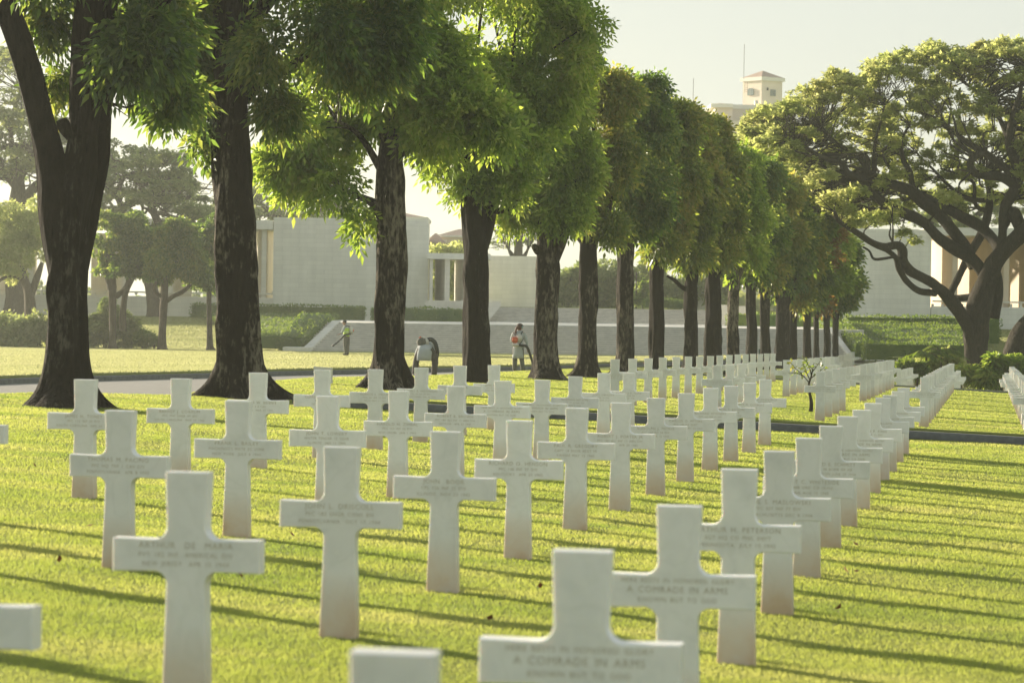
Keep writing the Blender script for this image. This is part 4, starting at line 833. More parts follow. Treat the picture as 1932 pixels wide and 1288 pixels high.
mb = MB(); pxbox(mb, 700, 414, 803, 640, 300, 312); mb.build('wall', 'plaster', hb); mb = MB(); pxbox(mb, 697, 409, 807, 414.5, 299.6, 312.4); mb.build('cornice', 'white_paint', hb); hip_roof(697, 806, 409, 399, 299.6, 5, 'roof', hb)
hb = bld('tiled_roof_house', 840, 500, 310, 'pale house with brown hipped roofs behind the portal')
mb = MB(); pxbox(mb, 800, 452, 840, 640, 312, 322); pxbox(mb, 826, 447, 905, 640, 316, 326); mb.build('wall', 'plaster', hb); mb = MB(); pxbox(mb, 824, 444, 908, 447.5, 315.6, 326.4); mb.build('cornice', 'white_paint', hb)
hip_roof(800, 842, 458, 439, 311, 6, 'roof', hb); hip_roof(824, 908, 444, 431, 315.6, 6, 'roof', hb)

# ------------------------------------------------------------------ hedges and shrubs
def leafy_solid(name, label, cat, polys, m='leaf_hedge', dens=60, Ll=.13, seed=0, group=None, core='leaf_far'):
    """polys: list of (lower 4 corners, upper 4 corners) blocks; leaf cards over every face plus a core"""
    rng = np.random.default_rng(seed+900); allp = np.vstack([np.array(a+b) for a, b in polys]); c0 = allp.mean(0); c0[2] = allp[:, 2].min()
    root = empty(name, c0, label, cat, group); mb = MB(); parts = []
    for lo, hi in polys:
        lo, hi = np.array(lo, float), np.array(hi, float); c = np.vstack([lo, hi]).mean(0); mb.hexa([c+(p-c)*.985 for p in lo], [c+(p-c)*np.array([.985, .985, .97]) for p in hi])
        fs = [hi] + [np.array([lo[i], lo[(i+1) % 4], hi[(i+1) % 4], hi[i]]) for i in range(4)]
        for f in fs:
            a = np.linalg.norm(np.cross(f[1]-f[0], f[3]-f[0])); n = int(a*dens); nrm = unit(np.cross(f[1]-f[0], f[3]-f[0]))
            if nrm.dot(f.mean(0)-c) < 0: nrm = -nrm
            u, w = rng.random((n, 1)), rng.random((n, 1)); p = f[0]*(1-u)*(1-w)+f[1]*u*(1-w)+f[2]*u*w+f[3]*(1-u)*w
            p = p + nrm*((vnoise(p*1.6+5)-.5)*.28 + rng.uniform(-.05, .06, n))[:, None]
            d = unit(nrm*.6+rdir(n, rng)+np.array([0, 0, .3])); s = unit(np.cross(d, rdir(n, rng))); parts.append(leaf_VF(p, d, s, Ll*rng.uniform(.7, 1.4, n), Ll*.6, .1))
    mb.build('core', M[m], root); build_leaves('foliage', parts, m, root); return root
def pblock(x0, y0, x1, y1, Z0, Z1, y0b=None):
    a, b = px_at(x0, Z0), px_at(x1, Z0); zt0 = PT((x0+x1)/2, y0, Z0)[2]; zb0 = PT((x0+x1)/2, y1, Z0)[2]; ztb = zt0 if y0b is None else PT((x0+x1)/2, y0b, Z1)[2]
    return ([(a, Z0, zb0), (b, Z0, zb0), (b, Z1, zb0), (a, Z1, zb0)], [(a, Z0, zt0), (b, Z0, zt0), (b, Z1, ztb), (a, Z1, ztb)])
leafy_solid('hedge', 'left clipped hedge along the top of the planted slope before the big wall', 'hedge', [pblock(360, 576, 545, 612, 214, 216), pblock(545, 579, 686, 609, 213.9, 216)], seed=1)
def slope_block(xl0, xr0, Zf, zf, xl1, xr1, Zb, zbk, th=.5):
    lo = [(xl0, Zf, zf-th), (xr0, Zf, zf-th), (xr1, Zb, zbk-th), (xl1, Zb, zbk-th)]; hi = [(xl0, Zf, zf), (xr0, Zf, zf), (xr1, Zb, zbk), (xl1, Zb, zbk)]; return lo, hi
leafy_solid('ground_cover', 'mottled sunny ground cover on the slope left of the stairs', 'shrub', [slope_block(px_at(486, 184), px_at(600, 184), 184, PT(550, 632, 184)[2], px_at(380, 213), px_at(640, 213), 213, PT(520, 590, 213)[2], .3)], dens=80, Ll=.11, seed=2)
xq = XL-.55
leafy_solid('hedge', 'dark sloping clipped hedge beside the left stair coping', 'hedge', [([(xq-1.2, 180.3, zb-.2), (xq, 180.3, zb-.2), (-10.6, 187, zb-.2), (-12.4, 187, zb-.2)], [(xq-1.2, 180.3, zb+.75), (xq, 180.3, zb+.62), (-10.6, 187, zp+.5), (-12.4, 187, zp+.55)]), pblock(486, 634, 566, 658, 180.6, 181.8)], seed=3)
leafy_solid('hedge', 'long straight clipped hedge on the terrace between third and fourth trunks', 'hedge', [pblock(700, 583, 878, 611.5, 213, 215)], seed=4, m='leaf_dark')
leafy_solid('hedge', 'straight clipped hedge on the terrace seen between the far trunks', 'hedge', [pblock(1375, 594, 1548, 622, 213, 215)], seed=5, m='leaf_dark')
leafy_solid('hedge', 'small clipped box hedge on the top lawn behind the upper stairs', 'hedge', [pblock(1217, 566, 1292, 581, 236, 239), pblock(1262, 571, 1288, 581.5, 235, 236)], seed=6)
leafy_solid('hedge', 'sunlit hedge along the top of the planted slope right of the stairs', 'hedge', [pblock(1597, 599, 1745, 614, 200, 202), pblock(1745, 600, 1886, 650, 199.9, 202)], seed=7)
leafy_solid('ground_cover', 'mottled sunny ground cover on the slope right of the stairs', 'shrub', [slope_block(px_at(1600, 183), px_at(1860, 183), 183, PT(1720, 652, 183)[2], px_at(1590, 200), px_at(1860, 200), 200, PT(1720, 607, 200)[2], .3)], dens=80, Ll=.11, seed=8)
leafy_solid('hedge', 'low front hedge right of the stairs with brightly lit left end', 'hedge', [pblock(1634, 650, 1832, 680, 176, 178), ], seed=9)
leafy_solid('hedge', 'clipped hedge climbing beside the right stair coping', 'hedge', [([(XR+.38, 180, zb-.3), (XR+1.35, 180, zb-.3), (XR+1.1, 198, zb-.3), (18.85, 198, zb-.3)], [(XR+.38, 180, zb+.95), (XR+1.35, 180, zb+.95), (XR+1.1, 198, zp+.75), (18.85, 198, zp+.75)])], seed=10)
def shrub_mass(name, label, lumpsl, Z, m, n, Ll, seed, base=None, strap=False):
    rng = np.random.default_rng(seed); C0 = PT(lumpsl[0][0], lumpsl[0][1]+lumpsl[0][3], Z); root = empty(name, (C0[0], Z, float(G(C0[0], Z))), label, 'shrub'); parts = []; pm = PXM(Z); tot = sum(q[2]*q[3] for q in lumpsl)
    for q in lumpsl:
        C = PT(q[0], q[1], Z+(q[4] if len(q) > 4 else 0)); k = int(n*q[2]*q[3]/tot); p, d, cs, rs = lumps(C, (q[2]/pm, q[2]/pm, q[3]/pm), 12, k, rng, .28, 1.3, (.35, .5)); k = len(p)
        ld = unit(d*.7+rdir(k, rng)+np.array([0, 0, .5 if strap else 0])); s = unit(np.cross(ld, rdir(k, rng))); parts.append(leaf_VF(p, ld, s, Ll*rng.uniform(.6, 1.4, k), Ll*(.16 if strap else .5), .45 if strap else .1))
    build_leaves('foliage', parts, m, root); st = Tubes()
    for q in lumpsl:
        C = PT(q[0], q[1], Z); st.add([(C[0], Z, float(G(C[0], Z))-.1), (C[0]+.05, Z, C[2]-.1), (C[0], Z+.1, C[2]+q[3]/pm*.4)], [.06, .05, .02], 6, 2)
    st.build('stems', 'bark_far', root); return root
shrub_mass('shrubbery', 'dark low shrub mass at the left edge under the hazy trees', [(10, 620, 60, 28), (70, 612, 55, 32), (130, 618, 50, 30), (40, 642, 70, 18), (140, 642, 60, 18), (-50, 620, 50, 30)], 179, 'leaf_far', 16000, .28, 61)
shrub_mass('shrubbery', 'dark shrub with spiky leaves beside the twin stemmed tree', [(200, 600, 34, 32), (232, 612, 26, 30), (195, 636, 40, 26), (245, 640, 22, 20), (248, 618, 14, 20)], 178.5, 'leaf_far', 9000, .34, 62, strap=True)
shrub_mass('shrubbery', 'small rounded clipped bush left of the straight trunk tree', [(268, 642, 26, 14), (290, 644, 12, 11)], 178, 'leaf_hedge', 3600, .18, 63)
shrub_mass('shrubbery', 'leafy shrubs with pale feathery palm at the left of the big rain tree', [(1748, 688, 26, 18), (1782, 680, 26, 20), (1720, 704, 18, 8), (1765, 704, 40, 12), (1805, 690, 22, 20)], 142, 'leaf_rain', 6500, .30, 64)
shrub_mass('shrubbery', 'strap leaved plants around the foot of the big rain tree', [(1812, 707, 24, 11), (1848, 710, 32, 13), (1890, 704, 28, 18), (1905, 690, 30, 18), (1935, 706, 40, 16), (1880, 682, 22, 11)], 138, 'leaf_green', 7000, .42, 65, strap=True)
shrub_mass('shrubbery', 'low sunny bush behind the farthest crosses', [(1702, 694, 22, 12), (1730, 698, 20, 12)], 139, 'leaf_hedge', 2400, .22, 66)
def palm(label, x, y, Z, n, L, seed):
    rng = np.random.default_rng(seed); C = PT(x, y, Z); root = empty('palm', (C[0], Z, float(G(C[0], Z))), label, 'palm'); st = Tubes(); st.add([(C[0], Z, float(G(C[0], Z))), tuple(C)], [.08, .05], 6, 1); parts = []
    for i in range(n):
        a = 2*math.pi*i/n + rng.uniform(-.2, .2); el = rng.uniform(.5, 1.1); d = np.array([math.cos(a)*math.cos(el), math.sin(a)*math.cos(el), math.sin(el)]); pts = []
        for t in np.linspace(0, 1, 12): pts.append(C + d*L*t + np.array([math.cos(a), math.sin(a), 0])*L*.25*t*t + np.array([0, 0, -1.])*L*.75*t*t)
        pts = np.array(pts); st.add(pts[::3], [.02]*len(pts[::3]), 5, 1); tg = unit(np.gradient(pts, axis=0)); sd_ = unit(np.cross(tg, [0, 0, 1.]))
        for s in (-1, 1):
            for o_ in (0, .5):
                bp = pts + tg*L/11*o_; ld = unit(sd_*s+tg*.6+np.array([0, 0, -.35])); parts.append(leaf_VF(bp, ld, unit(np.cross(ld, [0, 0, 1.])), .36*L*np.sin(np.linspace(.35, 2.9, 12)), .028*L, .3))
    st.build('stem', 'bark_far', root); build_leaves('fronds', parts, 'leaf_hedge', root)
palm('feathery palm with arching fronds standing out of the shrubs', 1748, 672, 140, 9, 1.3, 71)
palm('smaller palm with arching fronds right of the feathery one', 1776, 664, 141, 9, 1.1, 72)
# background greenery behind the stairs
shrub_mass('shrubbery', 'hazy tall greenery behind the upper lawn seen between the trunks', [(1075, 530, 30, 55), (1125, 520, 40, 60), (1170, 535, 30, 50), (1240, 530, 40, 50), (1290, 545, 36, 40), (1350, 540, 40, 50), (1060, 560, 30, 24), (1140, 565, 40, 20)], 262, 'leaf_far', 16000, .45, 67)
shrub_mass('shrubbery', 'hazy leafy trees filling the view through the stone portal', [(858, 530, 30, 40), (830, 480, 34, 20), (870, 478, 34, 20), (812, 520, 24, 50)], 250, 'leaf_rain', 9000, .36, 68)
for j, (x, w, y) in enumerate(((1200, 9, 520), (1213, 8, 528), (1226, 7, 532))):
    shrub_mass('conifer', ['narrow dark conical tree beside the seventh trunk', 'middle narrow conical tree of the three behind the top lawn', 'shortest narrow conical tree left of the eighth trunk'][j], [(x, 560, w, 22), (x, 535, w*.7, 20), (x, y, w*.45, 14)], 240+j*.5, 'leaf_dark', 1800, .25, 75+j)
broad_tree('bare_tree', 'pale nearly leafless tree with fanning branches behind the plain stone block', 'tree', 978, 560, 262,
   [[(978, 600, 9, 0), (978, 480, 8, 0), (980, 440, 7, 0), (982, 400, 5, 0), (984, 360, 3, 0)]] + [[(978, 500+rg.uniform(-10, 10), 3, 0), (978+s*18, 470, 2.4, 0), (978+s*k*34, 440-rg.uniform(0, 14), 1.8, 0), (978+s*k*52, 420-rg.uniform(0, 24), 1, 0)] for s in (-1, 1) for k in (.3, .55, .8, 1.0, 1.2)],
   fill_puffs([(920, 430, 470), (978, 390, 470), (1040, 430, 480)], 26, rg, 3, (10, 18)), 'leaf_far', 'bark_far', 1500, .28, 36, gap=.4)
# far wood closing the horizon
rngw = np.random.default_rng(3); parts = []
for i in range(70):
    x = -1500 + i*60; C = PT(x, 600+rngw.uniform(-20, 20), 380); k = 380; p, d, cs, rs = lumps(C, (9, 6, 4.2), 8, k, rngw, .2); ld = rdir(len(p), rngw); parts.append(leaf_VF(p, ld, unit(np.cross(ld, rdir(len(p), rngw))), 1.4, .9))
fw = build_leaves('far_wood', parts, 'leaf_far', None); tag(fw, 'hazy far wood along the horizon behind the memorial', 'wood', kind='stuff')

# ------------------------------------------------------------------ people and small things
M['skin'] = simple('skin', (.33, .19, .12), .6, .08, 5)
M['cloth_grey'] = simple('cloth_grey', (.42, .45, .45), .95, .1, 6)
M['cloth_dark'] = simple('cloth_dark', (.085, .075, .065), .95, .2, 6)
M['cloth_mid'] = simple('cloth_mid', (.13, .13, .11), .95, .2, 6)
M['hivis'] = simple('hivis', (.50, .72, .08), .8, .08, 6)
M['hivis_band'] = simple('hivis_band', (.62, .64, .60), .5, .05, 6)
M['hair'] = simple('hair', (.10, .035, .02), .6, .3, 20)
M['hair_black'] = simple('hair_black', (.015, .012, .01), .6, .3, 20)
M['cap'] = simple('cap', (.07, .05, .045), .9, .2, 8)
M['orange'] = simple('orange', (.62, .13, .05), .5, .1, 6)
M['plastic_white'] = simple('plastic_white', (.62, .60, .54), .5, .1, 6)
M['plastic_black'] = simple('plastic_black', (.025, .027, .027), .5, .1, 6)
M['teal'] = simple('teal', (.15, .32, .30), .5, .05, 6)
M['boot'] = simple('boot', (.02, .018, .016), .7, .2, 8)
def skin_mesh(name, J, E, m, parent, fingers=()):
    """J: {joint: (x,y,z,r)}; E: list of pairs; one continuous skinned surface"""
    ks = list(J); me = bpy.data.meshes.new(name); me.from_pydata([J[k][:3] for k in ks], [(ks.index(a), ks.index(b)) for a, b in E], [])
    o = bpy.data.objects.new(name, me); COL.objects.link(o); md = o.modifiers.new('skin', 'SKIN'); md.use_smooth_shade = True
    for i, k in enumerate(ks): sv = me.skin_vertices[0].data[i]; sv.radius = (J[k][3], J[k][3]*(J[k][4] if len(J[k]) > 4 else 1)); sv.use_root = (i == 0)
    s = o.modifiers.new('sub', 'SUBSURF'); s.levels = 2; s.render_levels = 2
    dg = bpy.context.evaluated_depsgraph_get(); dg.update(); nm = bpy.data.meshes.new_from_object(o.evaluated_get(dg)); bpy.data.objects.remove(o)
    nm.name = name; nm.materials.clear(); return put(name, nm, m, parent)
def loft(rings, sides=20):
    """rings: (cx,cy,cz,rx,ry[,tilt]) -> verts, faces"""
    V = []; F = []
    for r in rings:
        for i in range(sides):
            a = 2*math.pi*i/sides; k = 1 + .05*math.sin(5*a+r[2]*9)*(r[3] > .1); V.append((r[0]+r[3]*k*math.cos(a), r[1]+r[4]*k*math.sin(a), r[2] + (r[5]*math.cos(a) if len(r) > 5 else 0)))
    for j in range(len(rings)-1):
        for i in range(sides): a = j*sides+i; b = j*sides+(i+1) % sides; F.append((a, b, b+sides, a+sides))
    V += [tuple(rings[0][:3]), tuple(rings[-1][:3])]; n = len(V)
    for i in range(sides): F.append((n-2, (i+1) % sides, i)); k = (len(rings)-1)*sides; F.append((n-1, k+i, k+(i+1) % sides))
    return V, F
def shape(name, parts, m, parent):
    V = []; F = []
    for v, f in parts: b = len(V); V += [tuple(map(float, q)) for q in v]; F += [tuple(i+b for i in q) for q in f]
    me = bpy.data.meshes.new(name); me.from_pydata(V, [], F); me.polygons.foreach_set('use_smooth', np.ones(len(F), bool)); me.update(); return put(name, me, m, parent)
def tube(pts, rad, sides=12, sub=4):
    t = Tubes(); t.add(pts, rad, sides, sub); F = [tuple(f) if f[2] != f[3] else tuple(f[:3]) for f in t.F[0].tolist()]; return t.V[0].tolist(), F
def ball(c, r, sx=1, sy=1, sz=1, n=14):
    rings = []
    for i in range(1, n): a = math.pi*i/n; rings.append((c[0], c[1], c[2]-r*sz*math.cos(a), r*sx*math.sin(a), r*sy*math.sin(a)))
    return loft([(c[0], c[1], c[2]-r*sz, .001, .001)]+rings+[(c[0], c[1], c[2]+r*sz, .001, .001)], 16)
def boxp(x0, x1, y0, y1, z0, z1, bv=.02):
    bm = bmesh.new(); bmesh.ops.create_cube(bm, size=1)
    for v in bm.verts: v.co = Vector(((x0+x1)/2+v.co.x*(x1-x0), (y0+y1)/2+v.co.y*(y1-y0), (z0+z1)/2+v.co.z*(z1-z0)))
    bmesh.ops.bevel(bm, geom=bm.edges[:], offset=bv, segments=2, affect='EDGES'); V = [tuple(v.co) for v in bm.verts]; bm.verts.index_update(); F = [tuple(v.index for v in f.verts) for f in bm.faces]; bm.free(); return V, F
def hand(J, E, tag_, wrist, p, d, side):
    """palm plus five separate bent fingers"""
    d = np.array(d, float)/np.linalg.norm(d); side = np.array(side, float); p = np.array(p, float); J[tag_+'p'] = (*(p+d*.05), .024, .6); E.append((wrist, tag_+'p'))
    for i, (o_, L) in enumerate(((-.027, .065), (-.009, .075), (.009, .07), (.026, .055))):
        a = p+d*.085+side*o_; J[f'{tag_}f{i}a'] = (*a, .009); J[f'{tag_}f{i}b'] = (*(a+d*L*.6+np.array([0, 0, -.008])), .008); J[f'{tag_}f{i}c'] = (*(a+d*L*.8+np.array([0, 0, -.03])), .006)
        E += [(tag_+'p', f'{tag_}f{i}a'), (f'{tag_}f{i}a', f'{tag_}f{i}b'), (f'{tag_}f{i}b', f'{tag_}f{i}c')]
    J[tag_+'t'] = (*(p+d*.04-side*.045), .010); J[tag_+'u'] = (*(p+d*.075-side*.055), .008); E += [(tag_+'p', tag_+'t'), (tag_+'t', tag_+'u')]
def person(loc, label, rz=0): return empty('person', loc, label, 'person', rz=rz)
def face_bits(c, fx, fy):
    """nose, ears, brow as small volumes on the head; (fx, fy) the way the face looks"""
    s = (-fy, fx); f = lambda a, b, z: (c[0]+fx*a+s[0]*b, c[1]+fy*a+s[1]*b, c[2]+z)
    return [ball(f(.098, 0, -.015), .016, n=6), ball(f(0, .078, -.01), .022, .5, .8, 1.2, 6), ball(f(0, -.078, -.01), .022, .5, .8, 1.2, 6), ball(f(.088, 0, -.055), .022, 1, 1, .35, 6), ball(f(.085, .03, .012), .010, n=6), ball(f(.085, -.03, .012), .010, n=6)]
# --- standing person with the blower, seen from behind
w = ground_at(977, 703.5, lambda X, Y: GF(X, Y), 60, 170); w[2] = GF(w[0], w[1])+.004
pw = person(w, 'standing person in long grey smock, cap and ear muffs, seen from behind on the road')
J = dict(pel=(0, 0, .84, .12), sp=(0, 0, 1.02, .11), ch=(.01, .01, 1.2, .13), nk=(.03, .02, 1.345, .05), h1=(.035, .03, 1.41, .07), h2=(.045, .04, 1.475, .088), h3=(.045, .04, 1.535, .07),
 sl=(-.155, .01, 1.27, .055), el=(-.20, .10, 1.03, .042), wl=(-.06, .27, .93, .028), sr_=(.175, .01, 1.27, .055), er=(.255, .02, 1.02, .042), wr=(.285, .10, .82, .028),
 hl=(-.08, 0, .78, .085), kl=(-.10, .0, .44, .055), al=(-.105, .0, .09, .04), fl=(-.10, .13, .04, .035), hr=(.08, 0, .78, .085), kr=(.12, .03, .44, .055), ar=(.165, .03, .09, .04), fr=(.24, .12, .04, .035))
E_ = [('pel', 'sp'), ('sp', 'ch'), ('ch', 'nk'), ('nk', 'h1'), ('h1', 'h2'), ('h2', 'h3'), ('ch', 'sl'), ('sl', 'el'), ('el', 'wl'), ('ch', 'sr_'), ('sr_', 'er'), ('er', 'wr'), ('pel', 'hl'), ('hl', 'kl'), ('kl', 'al'), ('al', 'fl'), ('pel', 'hr'), ('hr', 'kr'), ('kr', 'ar'), ('ar', 'fr')]
hand(J, E_, 'L', 'wl', (-.06, .27, .93), (.8, .5, -.2), (0, .3, 1)); hand(J, E_, 'R', 'wr', (.285, .10, .82), (.15, .3, -1), (.3, .9, 0))
skin_mesh('body', J, E_, 'skin', pw)
shape('face', face_bits((.05, .04, 1.47), .85, .53), 'skin', pw)
shape('smock', [loft([(0, 0, .47, .185, .15), (0, 0, .62, .175, .15), (0, 0, .82, .165, .145), (0, .0, .98, .15, .13), (0, .0, 1.12, .165, .135), (.005, .01, 1.24, .19, .13), (.01, .015, 1.31, .15, .10), (.025, .02, 1.37, .065, .065)]),
  tube([(-.13, .01, 1.28), (-.19, .06, 1.14), (-.205, .10, 1.03), (-.14, .19, .97), (-.08, .25, .94)], [.07, .064, .058, .05, .045]), tube([(.15, .01, 1.28), (.225, .015, 1.14), (.26, .02, 1.02), (.28, .06, .92), (.287, .09, .85)], [.07, .064, .058, .05, .045])], 'cloth_grey', pw)
shape('trousers', [tube([(-.08, 0, .80), (-.095, 0, .6), (-.10, 0, .42), (-.105, 0, .22), (-.105, 0, .09)], [.10, .088, .078, .075, .072]), tube([(.08, 0, .80), (.105, .015, .6), (.12, .03, .42), (.145, .03, .22), (.165, .03, .09)], [.10, .088, .078, .075, .072])], 'cloth_mid', pw)
shape('boots', [ball((-.10, .05, .05), .06, .8, 2.0, .85), ball((.20, .07, .05), .06, 1.1, 1.7, .85)], 'boot', pw)
shape('cap', [ball((.045, .035, 1.515), .104, 1, 1.05, .82), ball((.125, .085, 1.515), .05, 1.3, 1.0, .16)], 'cap', pw)
shape('ear_muffs', [ball((.12, -.02, 1.48), .034, .7, .9, 1.3), ball((-.03, .085, 1.48), .034, .7, .9, 1.3)], 'teal', pw)
shape('hair', [tube([(.0, -.06, 1.50), (-.06, -.09, 1.44), (-.085, -.10, 1.34), (-.07, -.10, 1.24)], [.04, .04, .032, .010], 10), ball((.02, -.01, 1.46), .085, 1, 1, .9)], 'hair', pw)
bl = empty('backpack_blower', (w[0], w[1]-.14, w[2]+.98), 'orange and white backpack leaf blower with black tube worn by the standing person', 'leaf blower')
shape('motor_housing', [boxp(-.21, -.02, -.16, -.02, -.02, .18, .035), ball((-.13, -.15, .08), .06, 1, .5, 1)], 'orange', bl)
shape('fuel_tank', [boxp(-.21, .03, -.15, -.01, -.13, -.025, .03)], 'plastic_white', bl)
shape('back_frame', [boxp(-.06, .12, -.09, .01, .02, .28, .04)], 'plastic_white', bl)
shape('straps', [tube([(.05, -.0, .22), (.11, .02, .32), (.14, .10, .36)], [.018]*3, 6), tube([(-.1, .0, .22), (-.13, .03, .32), (-.13, .12, .34)], [.018]*3, 6), tube([(.05, -.02, -.05), (.12, .01, .05), (.17, .08, .12)], [.012]*3, 6)], 'plastic_black', bl)
shape('blower_tube', [tube([(.02, -.08, -.07), (.12, -.07, -.09), (.23, .0, -.10), (.31, .10, -.18), (.38, .2, -.36), (.45, .28, -.58), (.49, .32, -.75)], [.045, .045, .045, .045, .042, .038, .045], 14)], 'plastic_black', bl)
# --- bending person
b_ = ground_at(801, 711.5, lambda X, Y: GF(X, Y), 60, 170); b_[2] = GF(b_[0], b_[1])+.004
pb = person(b_, 'person bending far forward with legs apart, grey shirt hanging, seen from behind')
J = dict(pel=(0, 0, .80, .13), sp=(.0, .16, .88, .12), ch=(.02, .36, .90, .13), nk=(.03, .50, .83, .055), h1=(.035, .56, .78, .075), h2=(.04, .62, .72, .088), h3=(.04, .66, .67, .07),
 sl=(-.15, .36, .86, .055), el=(-.25, .40, .62, .042), wl=(-.22, .50, .42, .028), sr_=(.18, .36, .88, .055), er=(.30, .34, .66, .042), wr=(.27, .46, .45, .028),
 hl=(-.12, 0, .76, .085), kl=(-.24, .08, .44, .06), al=(-.29, .0, .09, .04), fl=(-.30, .13, .04, .035), hr=(.12, 0, .76, .085), kr=(.27, .08, .44, .06), ar=(.27, .0, .09, .04), fr=(.28, .13, .04, .035))
E_ = [('pel', 'sp'), ('sp', 'ch'), ('ch', 'nk'), ('nk', 'h1'), ('h1', 'h2'), ('h2', 'h3'), ('ch', 'sl'), ('sl', 'el'), ('el', 'wl'), ('ch', 'sr_'), ('sr_', 'er'), ('er', 'wr'), ('pel', 'hl'), ('hl', 'kl'), ('kl', 'al'), ('al', 'fl'), ('pel', 'hr'), ('hr', 'kr'), ('kr', 'ar'), ('ar', 'fr')]
hand(J, E_, 'L', 'wl', (-.22, .50, .42), (.2, .2, -1), (1, 0, 0)); hand(J, E_, 'R', 'wr', (.27, .46, .45), (-.2, .2, -1), (1, 0, 0))
skin_mesh('body', J, E_, 'skin', pb)
shape('face', face_bits((.04, .63, .71), 0, -.2), 'skin', pb); shape('hair', [ball((.04, .66, .72), .098, 1, 1.05, 1)], 'hair_black', pb)
shape('shirt', [loft([(-.015, -.10, .47, .20, .035), (-.01, -.10, .60, .205, .06), (0, -.06, .74, .21, .13), (0, .02, .84, .20, .17), (.01, .16, .93, .18, .15), (.01, .32, 1.0, .15, .12), (.02, .42, .99, .06, .06)]),
  tube([(-.13, .34, .88), (-.2, .37, .76), (-.25, .40, .63), (-.235, .46, .50)], [.075, .066, .06, .05]), tube([(.15, .34, .9), (.25, .35, .78), (.30, .35, .66), (.285, .43, .52)], [.075, .066, .06, .05])], 'cloth_grey', pb)
shape('trousers', [tube([(-.11, .0, .78), (-.20, .05, .6), (-.25, .07, .44), (-.275, .03, .25), (-.29, .0, .08)], [.11, .10, .088, .08, .076]), tube([(.12, .0, .80), (.24, .05, .62), (.29, .07, .44), (.28, .03, .25), (.27, .0, .08)], [.12, .11, .098, .088, .08])], 'cloth_dark', pb)
shape('boots', [ball((-.295, .05, .05), .062, .85, 2.0, .85), ball((.275, .05, .05), .062, .85, 2.0, .85)], 'boot', pb)
bl = empty('backpack_blower', (b_[0]-.06, b_[1]+.12, b_[2]+1.0), 'grey backpack leaf blower with black bent hose on the back of the bending person', 'leaf blower')
shape('motor_housing', [ball((-.04, -.02, .0), .145, 1, .9, .9), boxp(-.12, .10, -.08, .10, -.08, .08, .04)], 'cloth_mid', bl)
shape('fuel_tank', [boxp(-.08, .08, -.04, .1, .07, .15, .03)], 'plastic_white', bl); shape('air_filter', [boxp(-.12, -.04, -.05, .05, .07, .16, .02)], 'orange', bl)
shape('back_frame', [boxp(.06, .16, -.1, .1, -.1, .10, .03)], 'plastic_white', bl)
shape('blower_tube', [tube([(.13, .0, .06), (.22, -.02, .08), (.33, -.03, .0), (.39, -.02, -.16), (.41, .05, -.32), (.38, .2, -.5)], [.06, .062, .062, .06, .055, .045], 14)], 'plastic_black', bl)
# --- walking person in the bright vest
m_ = ground_at(653, 671, lambda X, Y: GF(X, Y), 60, 179); m_[2] = GF(m_[0], m_[1])+.02
pm_ = person(m_, 'walking person in yellow green safety vest and grey trousers before the stairs')
J = dict(pel=(.0, 0, .92, .125), sp=(.0, 0, 1.1, .115), ch=(-.02, .0, 1.3, .135), nk=(-.08, .0, 1.46, .055), h1=(-.10, -.01, 1.53, .07), h2=(-.115, -.01, 1.6, .09), h3=(-.11, -.01, 1.67, .075),
 sl=(-.10, -.16, 1.38, .055), el=(-.19, -.22, 1.12, .042), wl=(-.33, -.24, 1.02, .028), sr_=(.07, .15, 1.38, .055), er=(.12, .20, 1.12, .042), wr=(.06, .22, .92, .028),
 hl=(-.03, -.09, .86, .09), kl=(-.05, -.10, .48, .06), al=(-.01, -.09, .09, .042), fl=(-.11, -.11, .04, .036), hr=(.05, .09, .86, .09), kr=(.07, .09, .48, .06), ar=(.06, .07, .09, .042), fr=(-.05, .06, .04, .036))
E_ = [('pel', 'sp'), ('sp', 'ch'), ('ch', 'nk'), ('nk', 'h1'), ('h1', 'h2'), ('h2', 'h3'), ('ch', 'sl'), ('sl', 'el'), ('el', 'wl'), ('ch', 'sr_'), ('sr_', 'er'), ('er', 'wr'), ('pel', 'hl'), ('hl', 'kl'), ('kl', 'al'), ('al', 'fl'), ('pel', 'hr'), ('hr', 'kr'), ('kr', 'ar'), ('ar', 'fr')]
hand(J, E_, 'L', 'wl', (-.33, -.24, 1.02), (-1, -.1, -.2), (0, 1, 0)); hand(J, E_, 'R', 'wr', (.06, .22, .92), (-.4, 0, -1), (1, 0, 0))
skin_mesh('body', J, E_, 'skin', pm_); shape('face', face_bits((-.115, -.01, 1.6), -.9, -.4), 'skin', pm_)
shape('hair', [ball((-.095, .0, 1.645), .10, 1.02, 1, .8)], 'hair_black', pm_)
shape('shirt', [loft([(0, 0, .93, .14, .16), (0, 0, 1.1, .135, .155), (-.015, 0, 1.28, .15, .175), (-.03, 0, 1.4, .12, .15), (-.07, 0, 1.48, .06, .06)]),
  tube([(-.08, -.15, 1.39), (-.15, -.2, 1.25), (-.20, -.22, 1.12), (-.27, -.235, 1.06)], [.07, .062, .055, .045]), tube([(.05, .14, 1.39), (.10, .18, 1.25), (.125, .20, 1.12), (.09, .22, .98)], [.07, .062, .055, .045])], 'cloth_grey', pm_)
shape('safety_vest', [loft([(-.005, 0, .92, .152, .172), (-.005, 0, 1.1, .147, .167), (-.02, 0, 1.28, .162, .188), (-.035, 0, 1.39, .125, .14), (-.055, 0, 1.43, .09, .09)])], 'hivis', pm_)
shape('vest_band', [loft([(-.005, 0, 1.0, .155, .175), (-.005, 0, 1.03, .154, .174)]), loft([(-.012, 0, 1.13, .154, .176), (-.012, 0, 1.16, .156, .179)])], 'hivis_band', pm_)
